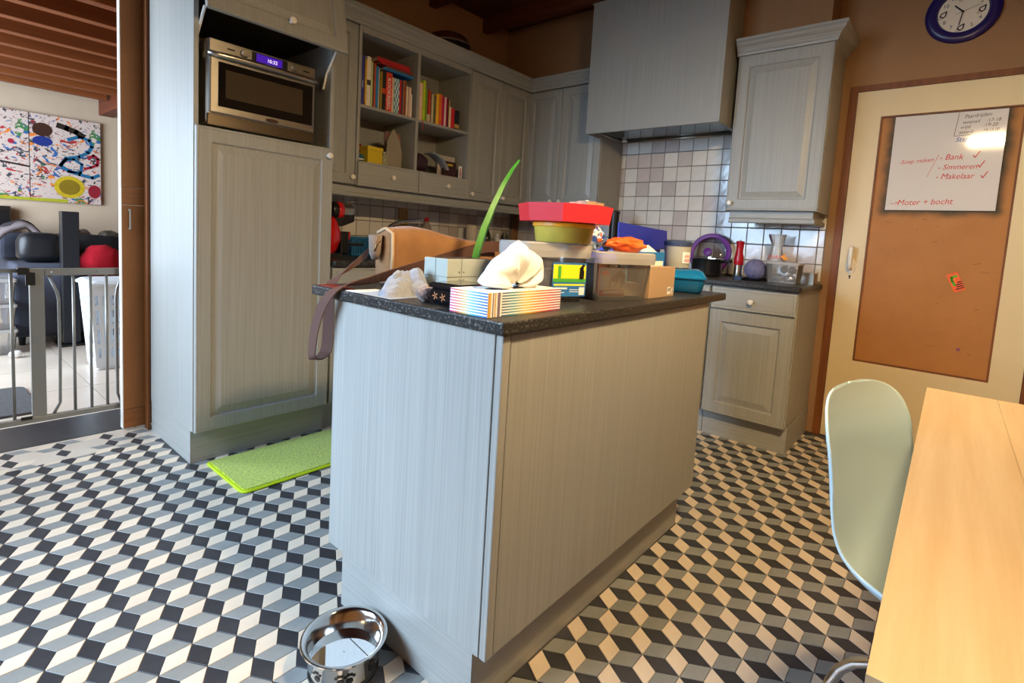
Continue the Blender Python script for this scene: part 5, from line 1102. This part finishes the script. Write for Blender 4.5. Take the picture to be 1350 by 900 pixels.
# local: +x lateral (away from the camera), -y forward
prof = [(-.210, .830), (-.209, .80), (-.204, .76), (-.196, .72), (-.186, .66), (-.172, .60), (-.155, .545), (-.132, .50), (-.10, .468), (-.06, .448), (0, .437), (.06, .434), (.12, .437), (.17, .440), (.205, .437), (.225, .428)]
def shell(u, v):
    v = v**1.25
    f = v*(len(prof)-1); i = min(len(prof)-2, int(f)); t = f-i
    q4 = [prof[max(0, min(len(prof)-1, i+k))] for k in (-1, 0, 1, 2)]; t2, t3 = t*t, t*t*t
    w4 = (-.5*t3+t2-.5*t, 1.5*t3-2.5*t2+1, -1.5*t3+2*t2+.5*t, .5*t3-.5*t2)
    fw_, z = [sum(p[k]*w for p, w in zip(q4, w4)) for k in range(2)]
    s_ = u*2-1; back = max(0, min(1, (z-.45)/.22)) if fw_ < -.05 else 0
    hw = .222-.008*back
    if f < 3.2: hw *= max(0., 1-((3.2-f)/3.2)**2.6)**(1/2.6)
    if f > 13: hw *= max(0., 1-((f-13)/2.05)**2.4)**(1/2.4)
    hw = max(hw, .004)
    lat = s_*hw; q = (abs(lat)/.212)**2.3
    fwd = fw_+.035*q*back+.012*q
    zz = z+.070*q*(1-back)*max(0, 1-max(0, (f-10)/5))**.7
    return (lat*(1-.04*q), -fwd, zz)
MB().grid(shell, 40, 80).build('shell', mint, ch, smooth=True, solid=.005, world=False)
for s_ in (-1, 1):
    x = .20*s_
    half = [(.03, .397), (.05, .390), (.075, .372), (.095, .345), (.108, .31), (.116, .27), (.14, .15), (.172, .012)]
    pth = [(x*(1+.1*(.4-z)), y, z) for y, z in half[::-1]]+[(x, -.03, .398)]+[(x*(1+.1*(.4-z)), -y-.06, z) for y, z in half[1:]]
    MB().tube(pth, .0095, 12).build('leg_frame', chrome, ch, smooth=True, world=False)
    for y in (.174, -.234): MB().lathe([(.013, 0), (.013, .018), (.0105, .02)], (x*1.039, y, 0), n=12).build('foot', black_p, ch, world=False)
for y in (.02, -.09): MB().tube([(-.195, y, .396), (-.12, y, .414), (.12, y, .414), (.195, y, .396)], .008, 8).build('cross_bar', chrome, ch, smooth=True, world=False)
LX, LY, LZ = 1.08, -.15, 2.17
pdt = thing('pendant_lamp', 'round white drum pendant lamp above the dining table', 'lamp', (LX, LY, LZ))
MB().lathe([(.225, .0), (.215, .03), (.175, .12), (.12, .17), (.02, .1705)], (LX, LY, LZ), n=40, cap=False).build('lamp_shade', M('metal_shade', C(200, 196, 190), .5), pdt, smooth=True, solid=.003, fix=True)
MB().lathe([(.13, -.025), (.14, -.01), (.14, .115), (.12, .125)], (LX, LY, LZ), n=40, cap=False).build('diffuser', M('glowing_shade', C(255, 240, 214), .6, emis=LAMP_STRENGTH, ecol=(*LAMP_COL, 1)), pdt, smooth=True, fix=True)
MB().lathe([(.1295, -.026), (.002, -.027)], (LX, LY, LZ), n=40, cap=False).build('bottom_cap', M('dim_diffuser', C(255, 240, 214), .6, emis=LAMP_STRENGTH*.04, ecol=(*LAMP_COL, 1)), pdt)  # unseen near-dark cap, added to keep lamp light off the table
MB().tube([(LX, LY, LZ+.171), (LX, LY, CZ-.03)], .004, 6).build('cord', black_p, pdt); MB().lathe([(.05, 0), (.05, .028)], (LX, LY, CZ-.029), n=20).build('ceiling_rose', white_p, pdt)

# ------------------------------------------------------------------ safety gate in the opening
gt = thing('safety_gate', 'grey metal child safety gate across the living room opening', 'gate', (.4, 3.235, 0))
gm_ = M('gate_grey', C(132, 132, 128), .35, metal=.4)
YG = 3.235
MB().box(.445, .838, YG-.010, YG+.010, .794, .828).build('top_rail', gm_, gt, bevel=.002)
MB().box(-.14, .838, YG-.012, YG+.012, .098, .124).build('bottom_rail', gm_, gt, bevel=.002)
MB().box(.392, .444, YG-.014, YG+.014, .124, .828).build('post', gm_, gt, bevel=.003)
for x in (.551, .616, .680): MB().tube([(x, YG, .124), (x, YG, .794)], .0065, 10).build('bar', gm_, gt, smooth=True)
MB().tube([(.470, YG, .124), (.494, YG, .175), (.497, YG, .40), (.496, YG, .68), (.490, YG, .715), (.462, YG, .794)], .0065, 10).build('bent_bar', gm_, gt, smooth=True)
MB().tube([(.738, YG, .124), (.722, YG, .175), (.720, YG, .68), (.724, YG, .72), (.745, YG, .794)], .0065, 10).build('bent_bar', gm_, gt, smooth=True)
MB().tube([(-.12, YG, .817), (.39, YG, .817)], .009, 10).build('door_rail', gm_, gt, smooth=True)
for x in (.332, .262, .192, .122, .052, -.02, -.10): MB().tube([(x, YG, .124), (x, YG, .817)], .0065, 10).build('bar', gm_, gt, smooth=True)
MB().box(.352, .391, YG-.022, YG+.018, .80, .832).box(.378, .412, YG-.024, YG-.0145, .752, .81).build('latch', black_p, gt, bevel=.002)
MB().box(.352, .392, YG-.016, YG-.0125, .118, .134).build('lower_catch', black_p, gt)
for x in (.47, .53, .64, .76): MB().lathe([(.006, 0), (.005, -.003)], (x, YG-.010, .811), 'y', 10).build('screw', chrome, gt, fix=True)

# ------------------------------------------------------------------ living room beyond the gate
def canvas_mat():
    m = M('splattered_canvas', C(200, 182, 172), .6); nt = m.node_tree; N = nt.nodes.new; L = nt.links.new; b = nt.nodes['Principled BSDF']
    tc = N('ShaderNodeTexCoord'); cur = None
    for k, (sc, th, rgb) in enumerate(((9, .66, (60, 60, 66)), (7, .68, (40, 92, 150)), (8, .68, (170, 40, 44)), (6, .69, (64, 120, 66)), (7.5, .69, (214, 120, 40)), (26, .68, (40, 36, 40)), (24, .69, (120, 40, 60)))):
        mp = N('ShaderNodeMapping'); mp.inputs['Location'].default_value = (k*7.3, k*3.1, k*5.7); mp.inputs['Scale'].default_value = (1, 1, 1.4); L(tc.outputs['Object'], mp.inputs[0])
        n = N('ShaderNodeTexNoise'); n.inputs['Scale'].default_value = sc; n.inputs['Detail'].default_value = 4; n.inputs['Distortion'].default_value = 1.6; L(mp.outputs[0], n.inputs['Vector'])
        g = N('ShaderNodeMath'); g.operation = 'GREATER_THAN'; L(n.outputs[0], g.inputs[0]); g.inputs[1].default_value = th-.05
        mx = N('ShaderNodeMixRGB'); L(g.outputs[0], mx.inputs[0]); mx.inputs[2].default_value = C(*rgb)
        if cur is None: mx.inputs[1].default_value = C(200, 182, 172)
        else: L(cur, mx.inputs[1])
        cur = mx.outputs[0]
    L(cur, b.inputs['Base Color']); return m
cvm = canvas_mat(); YP = YFAR-.031
def canvas_thing(x0, x1, label, shapes):
    t = thing('painting', label, 'painting', ((x0+x1)/2, YFAR-.016, 1.18))
    MB().box(x0, x1, YP, YFAR-.001, 1.18, 1.98).build('canvas', cvm, t, bevel=.002)
    for nm, mb, rgb in shapes: mb.build(nm, M('paint_%d_%d_%d' % rgb, C(*rgb), .5, col2=C(*[max(0, int(c*.85)) for c in rgb]), vscale=(40, 40, 40), vamt=1), t)
    return t
def disc(cx, cz, rx, rz, d=.0008): return MB().add([(cx+rx*math.cos(k*PI/12), YP-d, cz+rz*math.sin(k*PI/12)) for k in range(24)], [list(range(24))])
def arc(pts, w, d=.001):
    mb = MB()
    for i in range(len(pts)-1):
        mb.merge(stroke_mb([(pts[i][0], YP, pts[i][1]), (pts[i+1][0], YP, pts[i+1][1])], w, (0, -1, 0), d))
    return mb
canvas_thing(.826, 1.348, 'splattered canvas with a yellow sun and blue loops, right panel', [
    ('brown_disc', disc(.915, 1.84, .072, .062), (64, 34, 22)), ('blue_patch', disc(.915, 1.735, .072, .045), (28, 50, 130)), ('black_blot', arc([(1.03, 1.90), (1.09, 1.885), (1.16, 1.86), (1.21, 1.83)], .05), (40, 32, 24)),
    ('blue_loop', arc([(1.10, 1.78), (1.18, 1.82), (1.26, 1.80), (1.28, 1.74), (1.25, 1.68), (1.18, 1.63), (1.08, 1.60), (1.04, 1.53), (1.10, 1.48), (1.18, 1.46), (1.28, 1.44), (1.33, 1.47)], .030), (28, 106, 146)), ('blue_ring', arc([(1.04, 1.53), (1.07, 1.58), (1.14, 1.60), (1.2, 1.56), (1.19, 1.48), (1.10, 1.48)], .024), (24, 100, 140)),
    ('red_swirl', arc([(1.22, 1.52), (1.27, 1.54), (1.32, 1.57), (1.325, 1.63), (1.29, 1.66), (1.25, 1.62)], .024), (156, 24, 44)), ('sun_rays', disc(1.105, 1.33, .115, .105), (206, 176, 30)), ('sun', disc(1.105, 1.33, .080, .072, .0014), (140, 116, 20)), ('red_disc', disc(1.295, 1.305, .05, .065), (150, 30, 46)),
    ('yellow_edge', arc([(.83, 1.195), (1.08, 1.195)], .03), (176, 176, 40)), ('orange_mark', arc([(.88, 1.49), (.91, 1.47), (.88, 1.43)], .014), (206, 104, 40))])
canvas_thing(.296, .820, 'splattered canvas with small colour blots, left panel', [('dark_band', arc([(.50, 1.50), (.62, 1.515), (.818, 1.49)], .016), (44, 36, 34)), ('red_blot', disc(.70, 1.70, .022, .022), (170, 34, 60)), ('yellow_edge', arc([(.60, 1.195), (.815, 1.195)], .026), (176, 176, 40))])

sofa = thing('sofa', 'dark grey fabric sofa against the living room wall', 'sofa', (1.25, 6.1, 0))
sfm = M('sofa_fabric', C(74, 78, 92), .95, col2=C(62, 66, 80), vscale=(200, 200, 200), vamt=1, bump=.3, bscale=(300, 300, 300))
MB().box(.60, .94, 5.62, 6.48, .07, .66).build('armrest', sfm, sofa, bevel=.02)
MB().box(2.60, 2.94, 5.62, 6.48, .07, .66).build('armrest', sfm, sofa, bevel=.02)
MB().box(.945, 2.595, 5.64, 6.48, .07, .34).build('base', sfm, sofa, bevel=.015)
MB().box(.945, 2.595, 5.60, 6.22, .345, .50).build('seat_cushion', sfm, sofa, bevel=.03)
MB().box(.60, 2.94, 6.485, 6.58, .07, .88).build('backrest', sfm, sofa, bevel=.03)
for x in (.64, .86, 2.66, 2.88): MB().lathe([(.02, 0), (.025, .069)], (x, 5.68, 0), n=12).build('foot', black_p, sofa, fix=True)
blk = M('black_leather', C(26, 28, 32), .4, bump=.4, bscale=(60, 60, 60)); drk = M('charcoal_wool', C(54, 50, 56), .95); gry = M('grey_wool', C(118, 108, 108), .95, bump=.4, bscale=(200, 200, 200))
top(blob((.78, 5.84, .66+.125), .15, .12, .125, .08, 6, 2, 28, 18, flat=.661, squash=.6), 'leather_bag', blk, 'black leather bag standing on the sofa arm', 'bag', smooth=True)
def drape(u, v):
    x = .42+.56*u; a = (u-.48)/.42; z = .955-.30*a*a-.02*math.sin(u*19)*(.3+v); z = max(z, .71)
    return (x, 5.96+.30*v, z+.02*fbm((x, v, .1), 8))
top(MB().grid(drape, 30, 10), 'grey_coat', gry, 'grey woollen coat draped over the black leather bag', 'coat', solid=.035, smooth=True)
top(MB().grid(lambda u, v: (lambda p: (p[0]+.02, p[1]+.33, p[2]+.02))(drape(u, v*.3)), 30, 8), 'dark_coat', drk, 'charcoal coat lying behind the grey coat', 'coat', solid=.035, smooth=True)
top(blob((1.20, 5.88, .50+.15), .14, .12, .15, .18, 6, 6, 28, 18, flat=.502, squash=.75).xf(Matrix()), 'red_cushion', M('red_fleece', C(176, 16, 36), .95), 'bright red cushion on the sofa seat', 'cushion', smooth=True)
top(blob((1.22, 6.13, .50+.20), .22, .10, .20, .12, 6, 7, 28, 18, flat=.502, squash=.7), 'black_jacket', M('black_cloth', C(16, 16, 18), .8), 'black jacket heaped behind the red cushion', 'jacket', smooth=True)
for k, (x, z) in enumerate(((1.14, .22), (1.37, .22))): top(blob((x, 6.36, .50+z), .10, .10, z, .12, 6, 11+k, 24, 16, flat=.502, squash=.7), 'brown_cushion', M('brown_satin_%d' % k, C(92-20*k, 80-16*k, 70-14*k), .5), ('taupe' if k == 0 else 'dark brown')+' satin cushion against the sofa back', 'cushion', smooth=True)
top(blob((1.07, 6.22, .92), .045, .03, .03, .2, 6, 3, 16, 10), 'red_scarf', MATS['red_fleece'], 'scrap of red scarf on top of the black jacket', 'scarf', smooth=True)
po = thing('column_speaker', 'tall narrow black column speaker on a flat foot', 'speaker', (.93, 5.52, 0))
MB().box(.865, .975, 5.46, 5.575, .022, 1.098).build('column', M('satin_black', C(30, 34, 40), .35), po, bevel=.004); MB().box(.82, 1.10, 5.42, 5.597, .001, .021).build('foot', black_p, po, bevel=.004)
MB().box(.8635, .8648, 5.475, 5.50, .03, 1.09).build('edge_strip', steel, po)
ps = thing('small_speaker', 'small glossy black speaker standing behind the coats', 'speaker', (.65, 6.45, .885))
MB().box(.60, .68, 6.50, 6.57, .885, 1.115).build('cabinet', M('gloss_black', C(22, 24, 26), .1, coat=.5), ps, bevel=.004); MB().box(.612, .668, 6.4985, 6.4998, .90, 1.08).build('grille', black_p, ps)
lbk = thing('laundry_basket', 'white slotted plastic laundry basket with a lid', 'laundry basket', (1.01, 4.62, 0))
bkm = M('basket_white', C(216, 224, 230), .4); Hb, wb_, wt_ = .60, .125, .165
def wall_grid(rot):
    mb = MB(); nx, nz = 15, 17; M4 = Matrix.Rotation(rot, 4, 'Z')
    def P(i, j):
        z = .02+(Hb-.02)*j/nz; w = wb_+(wt_-wb_)*z/Hb; return M4 @ Vector((-w+2*w*i/nx, -w, z))
    for i in range(nx):
        for j in range(nz):
            if i % 2 == 1 and j % 4 not in (0,) and 1 < j < nz-2: continue
            mb.add([P(i, j), P(i+1, j), P(i+1, j+1), P(i, j+1)], [(0, 1, 2, 3)])
    return mb
for k in range(4): wall_grid(k*PI/2).build('slotted_side', bkm, lbk, solid=.004, world=False)
MB().loft([rrect(.125, .125, .02, .003), rrect(.125, .125, .02, .02)]).build('bottom', bkm, lbk, world=False)
MB().loft([rrect(.172, .172, .03, Hb-.006), rrect(.186, .186, .03, Hb+.004), rrect(.186, .186, .03, Hb+.016), rrect(.16, .16, .04, Hb+.036)]).build('lid', bkm, lbk, world=False, bevel=.003)
for k, (z, lab) in enumerate(((0, 'bottom'), (.191, 'middle'), (.382, 'top'))):
    t = thing('storage_crate', 'cloudy plastic storage crate beside the sofa, %s one of the stack' % lab, 'crate', (.43, 5.52, z+.001))
    MB().loft([rrect(.13, .18, .02, 0), rrect(.145, .195, .02, .165), rrect(.142, .192, .02, .165), rrect(.127, .177, .02, .004)]).build('tub', clear_m, t, world=False)
    MB().loft([rrect(.15, .20, .02, .166), rrect(.15, .20, .02, .186), rrect(.13, .18, .02, .1895)]).build('lid', frost, t, world=False)
top(blob((.55, 5.2, .03), .04, .025, .028, .1, 6, 1, 16, 10), 'white_bottle', white_p, 'small white bottle lying on the floor by the crates', 'bottle', smooth=True)
top(MB().loft([[(a+.22, b+4.0, z) for a, b, z in rrect(.27, .30, .05, .0005)], [(a+.22, b+4.0, z) for a, b, z in rrect(.265, .295, .05, .012)]]), 'door_mat', M('mat_dark', C(58, 58, 60), .95, col2=C(84, 84, 86), vscale=(120, 120, 120), vamt=.8, bump=.8, bscale=(200, 200, 200)), 'dark grey doormat behind the safety gate', 'mat')
